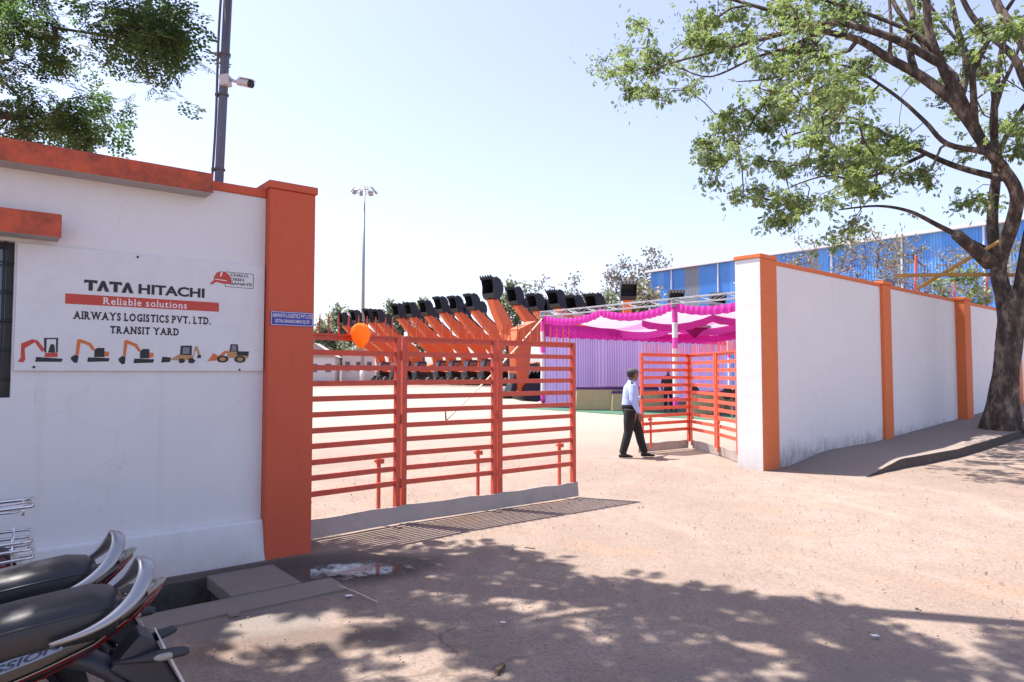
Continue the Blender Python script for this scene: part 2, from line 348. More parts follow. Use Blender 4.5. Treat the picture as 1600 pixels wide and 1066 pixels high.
# ground material: dusty concrete with aggregate, oily and wet stains
def mat_ground():
    t = NT('dusty_ground')
    big = t.noise(.35, 6, .65); mid = t.noise(2.1, 6, .7, dist=.4); fine = t.noise(38, 4, .7)
    c = t.mix(t.ramp(big, [(.35, 0.), (.65, 1.)]), (.225, .168, .137), (.300, .229, .190))
    c = t.mix(t.ramp(mid, [(.42, .45), (.60, 0.)]), c, (.205, .150, .118))
    c = t.mix(t.ramp(t.noise(.9, 4, .6), [(.56, 0.), (.70, .6)]), c, (.315, .185, .115))
    v = t.n('TexVoronoi'); v.inputs['Scale'].default_value = 55; t.l(t.co.outputs['Object'], v.inputs['Vector'])
    c = t.mix(t.ramp(v.outputs['Color'], [(.5, 0.), (.9, .5)]), c, (.13, .105, .095))
    v2 = t.n('TexVoronoi'); v2.inputs['Scale'].default_value = 24; t.l(t.co.outputs['Object'], v2.inputs['Vector'])
    c = t.mix(t.ramp(v2.outputs[0], [(.10, .45), (.22, 0.)]), c, (.40, .34, .29))
    c = t.mix(t.ramp(fine, [(.34, .5), (.5, 0.)]), c, (.115, .09, .078))
    mpt = t.n('Mapping'); mpt.inputs['Rotation'].default_value = (0, 0, radians(28)); mpt.inputs['Scale'].default_value = (2.6, .16, 1)
    wv = t.n('VectorMath', operation='ADD'); nz = t.n('TexNoise'); nz.inputs['Scale'].default_value = .18; t.l(t.co.outputs['Object'], nz.inputs['Vector'])
    sc0 = t.n('VectorMath', operation='SCALE'); sc0.inputs['Scale'].default_value = 5; t.l(nz.outputs['Color'], sc0.inputs[0]); t.l(t.co.outputs['Object'], wv.inputs[0]); t.l(sc0.outputs[0], wv.inputs[1]); t.l(wv.outputs[0], mpt.inputs['Vector'])
    trk = t.noise(1.0, 5, .7, mpt.outputs[0]); c = t.mix(t.ramp(trk, [(.50, 0.), (.66, .35)]), c, (.19, .14, .115)); c = t.mix(t.ramp(trk, [(.30, .3), (.44, 0.)]), c, (.335, .262, .21))
    # worn greyer lane at the right foreground and pale yard beyond the gate
    sx = t.n('SeparateXYZ'); t.l(t.co.outputs['Object'], sx.inputs[0])
    def blob(cx, cy, rx, ry, ang=0, edge=.35, nz=.7, ns=2.5):
        mp = t.n('Mapping'); mp.vector_type = 'TEXTURE'; mp.inputs['Location'].default_value = (cx, cy, 0)
        mp.inputs['Rotation'].default_value = (0, 0, ang); mp.inputs['Scale'].default_value = (rx, ry, 1)
        t.l(t.co.outputs['Object'], mp.inputs['Vector'])
        ln = t.n('VectorMath', operation='LENGTH'); t.l(mp.outputs[0], ln.inputs[0])
        d = t.math('ADD', ln.outputs['Value'], t.math('MULTIPLY', t.math('SUBTRACT', t.noise(ns, 5, .65), .5), nz))
        return t.ramp(d, [(1-edge, 1.), (1.0, 0.)])
    grey = blob(2.6, 2.9, 3.6, 1.3, .1); c = t.mix(t.math('MULTIPLY', grey, .6), c, (.165, .140, .128))
    yard = blob(4, 46, 46, 34, 0, .3, .2, .2); c = t.mix(t.math('MULTIPLY', yard, .6), c, (.34, .285, .25))
    cem = blob(-1.55, 4.45, .55, .32, .5, .4); c = t.mix(t.math('MULTIPLY', cem, .7), c, (.165, .148, .136))
    mud = blob(-1.2, 4.15, .8, .3, .3, .5, 1.0); c = t.mix(t.math('MULTIPLY', mud, .6), c, (.085, .062, .052))
    wet = blob(-1.32, 5.62, .95, .50, .35, .35, .5); c = t.mix(t.math('MULTIPLY', wet, .85), c, (.07, .055, .048))
    strip = blob(-2.3, 5.35, 1.6, .36, radians(39), .3, .3); c = t.mix(t.math('MULTIPLY', strip, .8), c, (.07, .06, .056))
    # long cracks
    vc = t.n('TexVoronoi', feature='DISTANCE_TO_EDGE'); vc.inputs['Scale'].default_value = .42
    mpn = t.n('Mix', data_type='VECTOR'); 
    nn = t.n('TexNoise'); nn.inputs['Scale'].default_value = 1.6; nn.inputs['Detail'].default_value = 6; t.l(t.co.outputs['Object'], nn.inputs['Vector'])
    av = t.n('VectorMath', operation='ADD'); sc = t.n('VectorMath', operation='SCALE'); sc.inputs['Scale'].default_value = .9
    t.l(nn.outputs['Color'], sc.inputs[0]); t.l(t.co.outputs['Object'], av.inputs[0]); t.l(sc.outputs[0], av.inputs[1]); t.l(av.outputs[0], vc.inputs['Vector'])
    crack = t.ramp(vc.outputs[0], [(.003, .6), (.008, 0.)])
    crack = t.math('MULTIPLY', crack, blob(-.9, 3.9, 1.3, .9, .3, .5, .6))
    c = t.mix(crack, c, (.09, .07, .06))
    t.base(c); t.set(Roughness=.92); t.b.inputs['Specular IOR Level'].default_value = .25
    h = t.mix(.45, t.noise(60, 4, .7), t.noise(9, 5, .6))
    h2 = t.mix(.5, h, t.ramp(v2.outputs[0], [(.05, 1.), (.3, 0.)]))
    t.bump(h2, .55, .012); return t.m
M['ground'] = mat_ground()
M['walk'] = mat('sidewalk_concrete', (.22, .178, .155), .9, var=.2, vs=2, bump=.5, bs=40, dirt=(.18, .14, .12), dirtamt=.4, ds=2)
M['kerbdark'] = mat('kerb_dirty_shaded', (.075, .057, .05), .95, var=.45, vs=7, bump=.8, bs=22, dirt=(.05, .04, .035), dirtamt=.7, ds=6)  # dirty kerb face, base colour darkened for its shade away from the sun
M['slab'] = mat('drain_slab', (.20, .165, .142), .9, var=.2, vs=4, bump=.5, bs=50)
M['pit'] = mat('pit_soil', (.085, .072, .062), .95, var=.6, vs=16, bump=1, bs=26, dirt=(.02, .018, .016), dirtamt=.8, ds=9)
def watermat():
    t = NT('puddle_water'); t.base((.10, .085, .08)); t.set(Roughness=.10); t.b.inputs['Specular IOR Level'].default_value = 1.0
    t.b.inputs['IOR'].default_value = 1.6; t.bump(t.noise(14, 2, .5), .03, .004)
    mp = t.n('Mapping'); mp.vector_type = 'TEXTURE'; c0 = G(556, 893); mp.inputs['Location'].default_value = (c0.x, c0.y, 0); mp.inputs['Rotation'].default_value = (0, 0, .19); mp.inputs['Scale'].default_value = (.42, .21, 1)
    t.l(t.co.outputs['Object'], mp.inputs['Vector']); ln = t.n('VectorMath', operation='LENGTH'); t.l(mp.outputs[0], ln.inputs[0])
    d = t.math('ADD', ln.outputs['Value'], t.math('MULTIPLY', t.math('SUBTRACT', t.noise(9, 6, .65), .5), 1.9))
    d = t.math('ADD', d, t.math('MULTIPLY', t.math('SUBTRACT', t.noise(40, 4, .7), .5), .8))
    f = t.ramp(d, [(.35, .95), (1.0, 0.)]); tp = t.n('BsdfTransparent'); ms = t.n('MixShader'); t.l(f, ms.inputs[0]); t.l(tp.outputs[0], ms.inputs[1]); t.l(t.b.outputs[0], ms.inputs[2]); t.l(ms.outputs[0], t.t.nodes['Material Output'].inputs[0])
    return t.m
M['water'] = watermat()

# ------------------------------------------------------------------ frames of the place
LW = frame((-2.1, 6.05), (.777, .63), (.63, -.777))      # gatehouse wall: u along, v towards the road
RW = frame((4.08, 11.16), (.755, .656), (.656, -.755))    # boundary wall
PV = frame((1.4, 31.0), (.64, -.768), (.768, .64))        # pavilion: s along its open side, q inwards
def wallhit(px, py):                                      # point of the gatehouse wall seen there -> (u, z)
    r = ray(px, py); o = Vector((0, 0, CH)); n = Vector((.63, -.777, 0)); w0 = Vector((-2.1, 6.05, 0))
    k = (w0-o).dot(n)/r.dot(n); p = o+r*k; return ((p-w0).dot(Vector((.777, .63, 0))), p.z)
def ground_z(x, y):
    t = (x-4.08)*.755+(y-11.16)*.656; p = (x-4.08)*.656-(y-11.16)*.755
    return .045*max(0, t-4.5)*smooth01(-1.2, -.5, p)*(1 if t < 60 else max(0, 1-(t-60)/60))

# ------------------------------------------------------------------ ground
def lines(fine0, fine1, step, pts):
    a = list(np.arange(fine0, fine1+1e-6, step)); L = []
    x = fine1; s = step
    while x < 900: s *= 1.35; x += s; L.append(x)
    R = []; x = fine0; s = step
    while x > -900: s *= 1.35; x -= s; R.append(x)
    a = [q for q in a if all(abs(q-p) > .12 for p in pts)]
    return sorted(R+a+L+list(pts))
us = lines(-6, 20, .4, (-3.2, -.60)); vs_ = lines(-14, 8, .4, (.36, .98))
mb = MB(); W = len(vs_); vv = []
for u in us:
    for v in vs_:
        p = LW(u, v, 0); z = ground_z(p.x, p.y)
        if p.length < 40: z += .010*mnoise.noise(Vector((p.x*.7, p.y*.7, 0)))*smooth01(0, 1, 1)-.004
        vv.append((p.x, p.y, z))
ff = []
for i in range(len(us)-1):
    for j in range(W-1):
        if us[i] > -3.3 and us[i+1] < -.55 and vs_[j] > .3 and vs_[j+1] < 1.0: continue
        ff.append((i*W+j, (i+1)*W+j, (i+1)*W+j+1, i*W+j+1))
mb.add(vv, ff); tag(mb.build('ground', M['ground'], smooth=True), kind='structure')
# open drain pit
mb = MB()
def pit(u, v):
    return LW(u, v, -.30+.10*mnoise.noise(Vector((u*5, v*5, 3)))+.05*mnoise.noise(Vector((u*14, v*14, 9))))
N1, N2 = 44, 12
grid = [pit(-3.2+2.6*i/N1, .36+.62*j/N2) for i in range(N1+1) for j in range(N2+1)]
mb.add(grid, [(i*(N2+1)+j, (i+1)*(N2+1)+j, (i+1)*(N2+1)+j+1, i*(N2+1)+j+1) for i in range(N1) for j in range(N2)])
for a, b in (((-3.2, .36), (-.6, .36)), ((-.6, .36), (-.6, .98)), ((-.6, .98), (-3.2, .98)), ((-3.2, .98), (-3.2, .36))):
    mb.add([LW(*a, .012), LW(*b, .012), LW(*b, -.5), LW(*a, -.5)], [(0, 1, 2, 3)])
tag(mb.build('drain_pit', M['pit']), kind='structure')
# concrete kerb strip along the drain
mb = MB(); n = 22
for k in range(n):
    u0, u1 = -3.4+3.5*k/n, -3.4+3.5*(k+1)/n
    w = lambda u: .03*mnoise.noise(Vector((u*3, 1, 5)))
    q = [LW(u0, 1.0+w(u0)*.3, .022), LW(u1, 1.0+w(u1)*.3, .022), LW(u1, 1.30+w(u1), .014), LW(u0, 1.30+w(u0), .014)]
    b = [x+Vector((0, 0, -.12)) for x in q]
    mb.add(q+b, [(0, 1, 2, 3), (3, 2, 6, 7), (1, 0, 4, 5)]+([(0, 3, 7, 4)] if k == 0 else [])+([(2, 1, 5, 6)] if k == n-1 else []))
tag(mb.build('kerb', M['slab']), kind='structure')
mb = MB(); mb.fbox(LW, (-.64, .38, -.07), (-.13, .985, .030))
tag(mb.build('drain_cover', M['slab'], bevel=.008), 'flat grey concrete slab covering the drain below the orange gate pillar', 'slab')
# sidewalk by the boundary wall with its kerb face
mb = MB(); TS = [0.55]+list(np.arange(.8, 3.0, .15))+list(np.arange(3.2, 34, .6)); PS = [0, .3, .6, .9, 1.15, 1.0]
def edge(t): return 1.36+.055*max(0, t-2)+.02*mnoise.noise(Vector((t*2.1, 0, 0)))
rows = []
for t in TS:
    row = []
    for f in (0, .25, .5, .75, 1):
        p = edge(t)*f-.1*(1-f); w = RW(t, p, 0)
        h = .16*smooth01(.3, 2.2, t+.5*(f-1)*.9)
        row.append(RW(t, p, ground_z(w.x, w.y)+h-.012*(1 if h < .01 else 0)+.006*mnoise.noise(w*1.5)))
    rows.append(row)
vs = [v for r in rows for v in r]; n = 5
mb.add(vs, [(i*n+j, (i+1)*n+j, (i+1)*n+j+1, i*n+j+1) for i in range(len(TS)-1) for j in range(4)])
tag(mb.build('sidewalk', M['walk'], smooth=True), kind='structure')
mb = MB()
for i in range(len(TS)-1):
    a, b = rows[i][4], rows[i+1][4]
    ga, gb = Vector((a.x, a.y, a.z-.3)), Vector((b.x, b.y, b.z-.3))
    o = (RW(0, 1, 0)-RW(0, 0, 0))*.02
    mb.add([a, b, gb+o, ga+o], [(0, 1, 2, 3)])
tag(mb.build('kerb', M['kerbdark']), kind='structure')
# puddle
mb = MB()
pc = G(556, 893); mb.add([Vector((pc.x, pc.y, .0115))]+[Vector((pc.x+cos(2*pi*k/40)*.50, pc.y+sin(2*pi*k/40)*.26+.10*cos(2*pi*k/40), .0115)) for k in range(40)], [(0, 1+k, 1+(k+1) % 40) for k in range(40)])
tag(mb.build('puddle', M['water']), kind='structure')

# ------------------------------------------------------------------ gatehouse
gh = thing('gatehouse', 'small white gatehouse with orange roof edge, window and signboard on its wall', 'building', LW(-3.5, -2, 0), radians(39))
HW = -.10
mb = MB()   # wall with the window opening
z0, z1 = -.1, 3.14
for a, b in (((-7, -.25, z0), (-3.15, 0, z1)), ((-3.15, -.25, z0), (-1.885, 0, 1.42)), ((-3.15, -.25, 2.54), (-1.885, 0, z1)), ((-1.885, -.25, z0), (HW-.003, 0, z1))): mb.fbox(LW, a, b)
mb.build('front_wall', M['wall_l'], gh)
MB().fbox(LW, (-7, -4, z0), (-6.75, -.253, z1)).build('side_wall', M['wall_l'], gh)
MB().fbox(LW, (HW-.25, -4, z0), (HW-.003, -.253, z1)).build('side_wall', M['wall_l'], gh)
MB().fbox(LW, (-6.75, -4, z0), (HW-.25, -3.75, z1)).build('back_wall', M['wall_l'], gh)
mb = MB(); mb.fbox(LW, (-7.2, -4.2, 3.062), (-.60, .20, 3.225))
rs = mb.build('roof_slab', [M['orange_slab'], M['concrete_soffit']], gh, bevel=.008)
for p in rs.data.polygons:
    if p.normal.z < -.5: p.material_index = 1
MB().fbox(LW, (-.597, -.27, 3.142), (HW-.003, .02, 3.215)).build('coping', M['orange_l'], gh, bevel=.006)
mb = MB(); mb.fbox(LW, (-3.4, .001, 2.565), (-1.63, .21, 2.735))
ss = mb.build('sunshade', [M['orange_slab'], M['concrete_soffit']], gh, bevel=.008)
for p in ss.data.polygons:
    if p.normal.z < -.5: p.material_index = 1
mb = MB()
mb.add([LW(-7, .115, -.1), LW(-7, .055, .33), LW(-7, .001, .345), LW(-7, .001, -.1), LW(HW+.02, .115, -.1), LW(HW+.0, .055, .33), LW(HW+.0, .001, .345), LW(HW+.02, .001, -.1)],
       [(0, 1, 5, 4), (1, 2, 6, 5), (4, 5, 6, 7), (3, 2, 1, 0), (2, 3, 7, 6), (0, 4, 7, 3)])
mb.build('plinth', M['plinth'], gh, bevel=.012)
wn = MB().fbox(LW, (-3.13, -.16, 1.44), (-1.90, -.14, 2.52)).build('window', M['glass'], gh)
mb = MB()
for a, b in (((-3.15, -.13, 1.42), (-1.885, -.09, 1.46)), ((-3.15, -.13, 2.5), (-1.885, -.09, 2.54)), ((-3.15, -.13, 1.46), (-3.11, -.09, 2.5)), ((-1.925, -.13, 1.46), (-1.885, -.09, 2.5)), ((-2.53, -.13, 1.46), (-2.49, -.09, 2.5))): mb.fbox(LW, a, b)
mb.build('window_frame', M['black'], wn)
for k in range(10):
    u = -3.08+1.14*k/9; MB().tube([LW(u, -.05, 1.42), LW(u, -.05, 2.54)], .007, 6).build('grille_bar', M['black'], wn)
for k in range(5):
    z = 1.55+.21*k; MB().tube([LW(-3.15, -.043, z), LW(-1.885, -.043, z)], .006, 6).build('grille_bar', M['black'], wn)

# left gate pillar
gp = thing('gate_pillar', 'tall orange gate pillar at the end of the gatehouse wall', 'pillar', LW(.11, -.1, 0), radians(39))
MB().fbox(LW, (-.10, -.32, -.1), (.315, .10, 3.215)).build('shaft', M['orange_l'], gp, bevel=.008)
MB().fbox(LW, (-.115, -.335, 3.217), (.332, .117, 3.285)).build('cap', M['orange_l'], gp, bevel=.008)

# ------------------------------------------------------------------ lettering
def text_pts(s, bold=0):
    c = bpy.data.curves.new('t', 'FONT'); c.body = s; c.size = 1; c.offset = bold; c.resolution_u = 3
    o = bpy.data.objects.new('t', c); COL.objects.link(o)
    dg = bpy.context.evaluated_depsgraph_get(); me = bpy.data.meshes.new_from_object(o.evaluated_get(dg))
    V = [(v.co.x, v.co.y) for v in me.vertices]; Fs = [tuple(p.vertices) for p in me.polygons]
    bpy.data.objects.remove(o); bpy.data.curves.remove(c); bpy.data.meshes.remove(me)
    return V, Fs
def text_on(mb, s, x0, x1, z0, z1, F, d, bold=0, mi=None):
    V, Fs = text_pts(s, bold); xs = [v[0] for v in V]; ys = [v[1] for v in V]
    ax, bx, ay, by = min(xs), max(xs), min(ys), max(ys)
    mb.add([F(x0+(x-ax)/(bx-ax)*(x1-x0), d, z0+(y-ay)/(by-ay)*(z1-z0)) for x, y in V], Fs, mi)
SERIF = {'A': 'bl br', 'I': 'bc tc', 'R': 'bl br tl', 'W': 'tl tm tr', 'Y': 'tl tr bc', 'L': 'bl tl', 'T': 'bc', 'P': 'bl tl', 'V': 'tl tr', 'D': 'bl tl', 'N': 'bl tl tr',
         'l': 'bc tk', 'i': 'bc', 't': 'bk', 'n': 'bl br', 'b': 'tk', 'u': 'br'}
def serif_text(mb, s, x0, x1, z0, z1, F, d, bold=.012, sh=.055, sw=.125):
    # letters one by one, with slab feet added to the plain letterforms
    gl = []; x = 0
    for ch in s:
        if ch == ' ': x += .30; continue
        V, Fs = text_pts(ch, bold); ax = min(v[0] for v in V); bx = max(v[0] for v in V)
        gl.append((ch, x, V, Fs, ax, bx)); x += (bx-ax)+.14
    W = x-.14; H = .73; k = (x1-x0)/W; kz = (z1-z0)/H
    for ch, x, V, Fs, ax, bx in gl:
        mb.add([F(x0+(x+v[0]-ax)*k, d, z0+v[1]*kz) for v in V], Fs)
        w = bx-ax; top = max(v[1] for v in V)
        for c in SERIF.get(ch, '').split():
            cx = {'l': .05, 'r': w-.05, 'c': w/2, 'm': w/2, 'k': .05}[c[1]]; zz = 0 if c[0] == 'b' else top
            hw = sw if c[1] != 'k' else sw*.6; a, b = (zz, zz+sh) if c[0] == 'b' else (zz-sh, zz)
            mb.add([F(x0+(x+cx-hw)*k, d+.0003, z0+a*kz), F(x0+(x+cx+hw)*k, d+.0003, z0+a*kz), F(x0+(x+cx+hw)*k, d+.0003, z0+b*kz), F(x0+(x+cx-hw)*k, d+.0003, z0+b*kz)], [(0, 1, 2, 3)])

# ------------------------------------------------------------------ signboard
U0, U1, ZB, ZT = -1.872, -.112, 1.612, 2.528
sg = thing('signboard', 'wide white company signboard with machine pictures on the gatehouse wall', 'sign', LW((U0+U1)/2, .02, ZB), radians(39))
MB().fbox(LW, (U0, .004, ZB), (U1, .026, ZT)).build('board', M['signwhite'], sg)
D = .0275
def sp(X, Y): return wallhit(X/3.81, 370+Y/3.81)
def rectuv(Xa, Ya, Xb, Yb): a = sp(Xa, Ya); b = sp(Xb, Yb); return a[0], b[0], a[1], b[1]
# first line: four heavy letters, the A's without crossbars, then wide plain letters
a0, _, zb, _ = rectuv(497, 322, 500, 322); a1 = sp(790, 333)[0]; zt = sp(497, 257)[1]
zb = sp(497, 321)[1]
mb = MB(); w = (a1-a0)/4; h = zt-zb
def heavyT(x): 
    q = [(0, 0), (1, 0), (1, -.30), (.93, -.30), (.66, -.22), (.66, -1), (.34, -1), (.34, -.22), (.07, -.30), (0, -.30)]
    mb.prism([(x+p*w*1.04, zt+r*h) for p, r in q], LW, D, D+.001)
def heavyA(x):
    q = [(.0, -1), (.38, 0), (.62, 0), (1.0, -1), (.66, -1), (.5, -.52), (.34, -1)]
    mb.prism([(x+p*w*1.02, zt+r*h) for p, r in q], LW, D, D+.001)
for k, fn in enumerate((heavyT, heavyA, heavyT, heavyA)): fn(a0+k*w*1.0)
mb.build('lettering', M['ink'], sg); mb = MB(); u0 = sp(820, 340)[0]; u1 = sp(1212, 360)[0]
text_on(mb, 'HITACHI', u0, u1, zb, zt-.002, LW, D+.001, .035)
mb.build('lettering', M['ink'], sg)
b0, b1 = sp(386, 370)[0], sp(1298, 420)[0]; bzt, bzb = sp(386, 339)[1], sp(386, 400)[1]
bn = MB().fbox(LW, (b0, .0262, bzb), (b1, D, bzt)).build('red_band', M['inkred'], sg)
mb = MB(); serif_text(mb, 'Reliable solutions', sp(613, 390)[0], sp(1108, 415)[0], bzb+.012, bzt-.010, LW, D+.0006, .012)
mb.build('lettering', M['inkwhite'], bn)
mb = MB(); x0, x1 = sp(437, 465)[0], sp(1250, 500)[0]; zz1 = sp(437, 442)[1]; zz0 = sp(437, 489)[1]
serif_text(mb, 'AIRWAYS LOGISTICS PVT. LTD.', x0, x1, zz0, zz1, LW, D, .04, .085, .16)
mb.build('lettering', M['ink'], sg); mb = MB(); x0, x1 = sp(653, 550)[0], sp(1060, 565)[0]; zz1 = sp(653, 531)[1]; zz0 = sp(653, 575)[1]
serif_text(mb, 'TRANSIT YARD', x0, x1, zz0, zz1, LW, D, .04, .085, .16)
mb.build('lettering', M['ink'], sg)
# emblem: outlined box with three words, red helmet shape beside it
x0, x1 = sp(1335, 260)[0], sp(1503, 265)[0]; zt2, zb2 = sp(1335, 210)[1], sp(1335, 300)[1]
mb = MB(); e = .004
for a, b in (((x0, zb2), (x1, zb2+e)), ((x0, zt2-e), (x1, zt2)), ((x0, zb2+e), (x0+e, zt2-e)), ((x1-e, zb2+e), (x1, zt2-e))): mb.fbox(LW, (a[0], .0262, a[1]), (b[0], D, b[1]))
hh = (zt2-zb2-.02)/3
for k, s in enumerate(('CHALO', 'DESH', 'BANAYE')):
    text_on(mb, s, x0+.042, x0+.042+(x1-x0-.055)*(.82, .62, 1)[k], zt2-.009-hh*(k+1)+.010, zt2-.011-hh*k, LW, D+.0008, .014)
em = mb.build('emblem', M['ink'], sg)
hx0, hx1 = sp(1243, 270)[0], sp(1372, 275)[0]; hz1, hz0 = sp(1300, 203)[1], sp(1250, 286)[1]; hw_, hh_ = hx1-hx0, hz1-hz0
mb = MB(); mb.prism([(hx0+x*hw_, hz0+z*hh_) for x, z in ((0, .05), (.18, .30), (.20, .55), (.32, .85), (.5, .95), (.72, .92), (.92, .7), (1.0, .35), (.98, .12), (.6, .12), (.3, .2), (.1, 0))], LW, D+.0005, D+.0012)
mb.build('red_helmet', M['inkred'], em)
mb = MB(); mb.prism([(hx0+x*hw_, hz0+z*hh_) for x, z in ((.24, .36), (.78, .30), (.78, .35), (.24, .41))], LW, D+.0013, D+.0016)
mb.prism([(hx0+x*hw_, hz0+z*hh_) for x, z in ((.5, .9), (.58, .9), (.52, .6), (.46, .6))], LW, D+.0013, D+.0016)
mb.build('white_stripe', M['inkwhite'], em)
# five printed machines
PIC = {
 'mini': [(1, [(.0, .02), (.12, .0), (.16, .12), (.14, .55), (.36, .80), (.52, .42), (.60, .50), (.42, .88), (.30, .92), (.06, .74), (.06, .2)]), (0, [(.38, .03), (.98, .03), (1, .16), (.40, .22)]),
          (1, [(.58, .22), (.88, .22), (.88, .40), (.60, .38)]), (0, [(.56, .98), (.88, 1.0), (.88, .95), (.62, .93), (.62, .40), (.58, .40)]), (0, [(.84, .42), (.88, .42), (.88, .95), (.84, .95)]), (0, [(.66, .4), (.82, .4), (.80, .72), (.72, .75)])],
 'digger': [(0, [(.0, .22), (.10, .34), (.20, .30), (.18, .02), (.10, .0), (.02, .12)]), (2, [(.12, .34), (.15, .95), (.22, 1.0), (.50, .84), (.62, .58), (.55, .52), (.44, .74), (.24, .84), (.20, .32)]),
            (0, [(.42, .05), (.98, .08), (1, .22), (.44, .24)]), (0, [(.60, .25), (.60, .55), (.68, .64), (.86, .64), (.86, .26)]), (2, [(.86, .28), (.98, .30), (.98, .48), (.86, .50)])],
 'backhoe': [(0, [(.0, .02), (.22, .06), (.24, .30), (.03, .34)]), (3, [(.22, .2), (.50, .55), (.56, .50), (.30, .14)]), (3, [(.34, .16), (.80, .16), (.80, .44), (.50, .46)]), (0, [(.46, .46), (.48, .96), (.76, .98), (.76, .44)]),
             (5, [(.52, .52), (.54, .88), (.70, .88), (.70, .52)]), (3, [(.80, .3), (.84, .92), (.90, .95), (.98, .5), (.93, .46), (.87, .8)]), (0, [(.90, .28), (1, .3), (1, .46), (.92, .48)]), (0, [(.44, .02), (.54, .0), (.60, .12), (.54, .26), (.44, .24)]), (0, [(.68, .02), (.80, .0), (.86, .14), (.78, .30), (.68, .26)])],
 'loader': [(2, [(.0, .06), (.20, .10), (.24, .38), (.14, .50), (.06, .22)]), (2, [(.20, .24), (.40, .62), (.52, .62), (.52, .52), (.44, .5), (.30, .2)]), (3, [(.44, .25), (.98, .25), (1, .62), (.50, .60)]), (0, [(.52, .6), (.55, 1.0), (.72, 1.0), (.74, .6)]),
            (5, [(.56, .64), (.58, .94), (.68, .94), (.69, .64)]), (0, [(.70, .38), (.98, .38), (1, .62), (.70, .62)])]}
def disc(cx, cz, r, sx): return [(cx+cos(2*pi*k/12)*r*sx, cz+sin(2*pi*k/12)*r) for k in range(12)]
PIC['loader'] += [(0, disc(.36, .18, .19, .75)), (3, disc(.36, .18, .10, .75)), (0, disc(.78, .18, .19, .75)), (3, disc(.78, .18, .10, .75))]
PM = [M['ink'], M['inkred'], M['inkorange'], M['inkyellow'], M['inkwhite'], M['inkgrey']]
for nm, (Xa, Ya, Xb, Yb), kind in (('printed_excavator', (105, 600, 370, 748), 'mini'), ('printed_excavator', (417, 610, 648, 752), 'digger'), ('printed_excavator', (700, 616, 912, 760), 'digger'),
                                   ('printed_backhoe', (955, 645, 1190, 752), 'backhoe'), ('printed_loader', (1228, 640, 1475, 748), 'loader')):
    x0, x1 = sp(Xa, Yb)[0], sp(Xb, Yb)[0]; zz0, zz1 = sp(Xa, Yb)[1], sp((Xa+Xb)/2, Ya)[1]
    mb = MB()
    for k, (mi, poly) in enumerate(PIC[kind]):
        mb.mat(mi); mb.prism([(x0+x*(x1-x0), zz0+z*(zz1-zz0)) for x, z in poly], LW, .0262, D+.0003*k)
    mb.build(nm, PM, sg)
for X, Y in ((816, 124), (200, 776), (1420, 792)):
    u, z = sp(X, Y); MB().tube([LW(u, .026, z), LW(u, .032, z)], .009, 8).build('bolt', M['ink'], sg)
# blue plate on the pillar
bp = thing('name_plate', 'small blue plate with white lettering fixed to the orange gate pillar', 'sign', LW(.11, .1, 2.02), radians(39))
MB().fbox(LW, (-.082, .1015, 2.010), (.300, .108, 2.135)).build('plate', M['blue'], bp)
mb = MB(); e = .004; fr = [(-.078, 2.014), (.296, 2.131)]
mb.fbox(LW, (fr[0][0], .1081, fr[0][1]), (fr[1][0], .1086, fr[0][1]+e)); mb.fbox(LW, (fr[0][0], .1081, fr[1][1]-e), (fr[1][0], .1086, fr[1][1]))
mb.fbox(LW, (fr[0][0], .1081, fr[0][1]+e), (fr[0][0]+e, .1086, fr[1][1]-e)); mb.fbox(LW, (fr[1][0]-e, .1081, fr[0][1]+e), (fr[1][0], .1086, fr[1][1]-e))
mb.build('border', M['inkwhite'], bp); mb = MB(); text_on(mb, 'AIRWAYS LOGISTICS PVT.LTD', -.068, .288, 2.082, 2.117, LW, .1086, .01)
mb.build('lettering', M['inkwhite'], bp); mb = MB(); text_on(mb, 'GSTIN-29AAHCA8541Q1Z9', -.045, .268, 2.031, 2.066, LW, .1086, .01)
mb.build('lettering', M['inkwhite'], bp)

# ------------------------------------------------------------------ pole with camera
PB = Vector((-2.70, 6.0, 0)); PT = Vector((-2.545, 6.05, 6.2))
pl = thing('steel_pole', 'dark steel pole with a strapped cable rising behind the gatehouse roof', 'pole', PB)
mb = MB(); mb.tube([PB, PB.lerp(PT, .62), PT], [.040, .038, .037], 12); mb.build('shaft', M['pole'], pl, smooth=True)
off = Vector((-.052, -.02, 0)); cab = [PB.lerp(PT, t)+off+Vector((.006*sin(t*23), 0, 0)) for t in np.linspace(.3, 1, 30)]
MB().tube(cab, .011, 7).build('cable', M['cable'], pl, smooth=True)
for t in (.55, .66, .72, .86, .95):
    c = PB.lerp(PT, t); MB().tube([c+Vector((-.012, 0, -.008)), c+Vector((-.012, 0, .008))], .062, 12, flat=.8).build('strap', M['cable'], pl)
cc = thing('security_camera', 'white bullet security camera on a junction box strapped to the steel pole', 'camera', at(347, 128, PB.y+.02))
c0 = at(346, 128, PB.y+.03)
def cbox(p, s): return MB().box(p, s)
R = Matrix.Rotation(radians(-8), 3, 'Y')
MB().box(c0+Vector((.045, -.02, .0)), (.085, .085, .10), R).build('junction_box', M['camwhite'], cc, bevel=.01)
MB().tube([c0+Vector((.0, -.02, -.05)), c0+Vector((.03, -.02, -.085)), c0+Vector((.0, -.02, -.11)), c0+Vector((-.03, 0, -.13))], .010, 7).build('conduit', M['cable'], cc, smooth=True)
b1_ = c0+Vector((.09, -.02, .01)); b2_ = c0+Vector((.175, -.05, -.022))
MB().tube([b1_, b1_.lerp(b2_, .5)+Vector((0, 0, -.004)), b2_], [.018, .013, .016], 8).build('bracket', M['camwhite'], cc, smooth=True)
dr = Vector((.93, -.25, -.27)).normalized()
MB().tube([b2_-dr*.01, b2_, b2_+dr*.12], [.02, .033, .034], 14).build('body', M['camwhite'], cc, smooth=False)
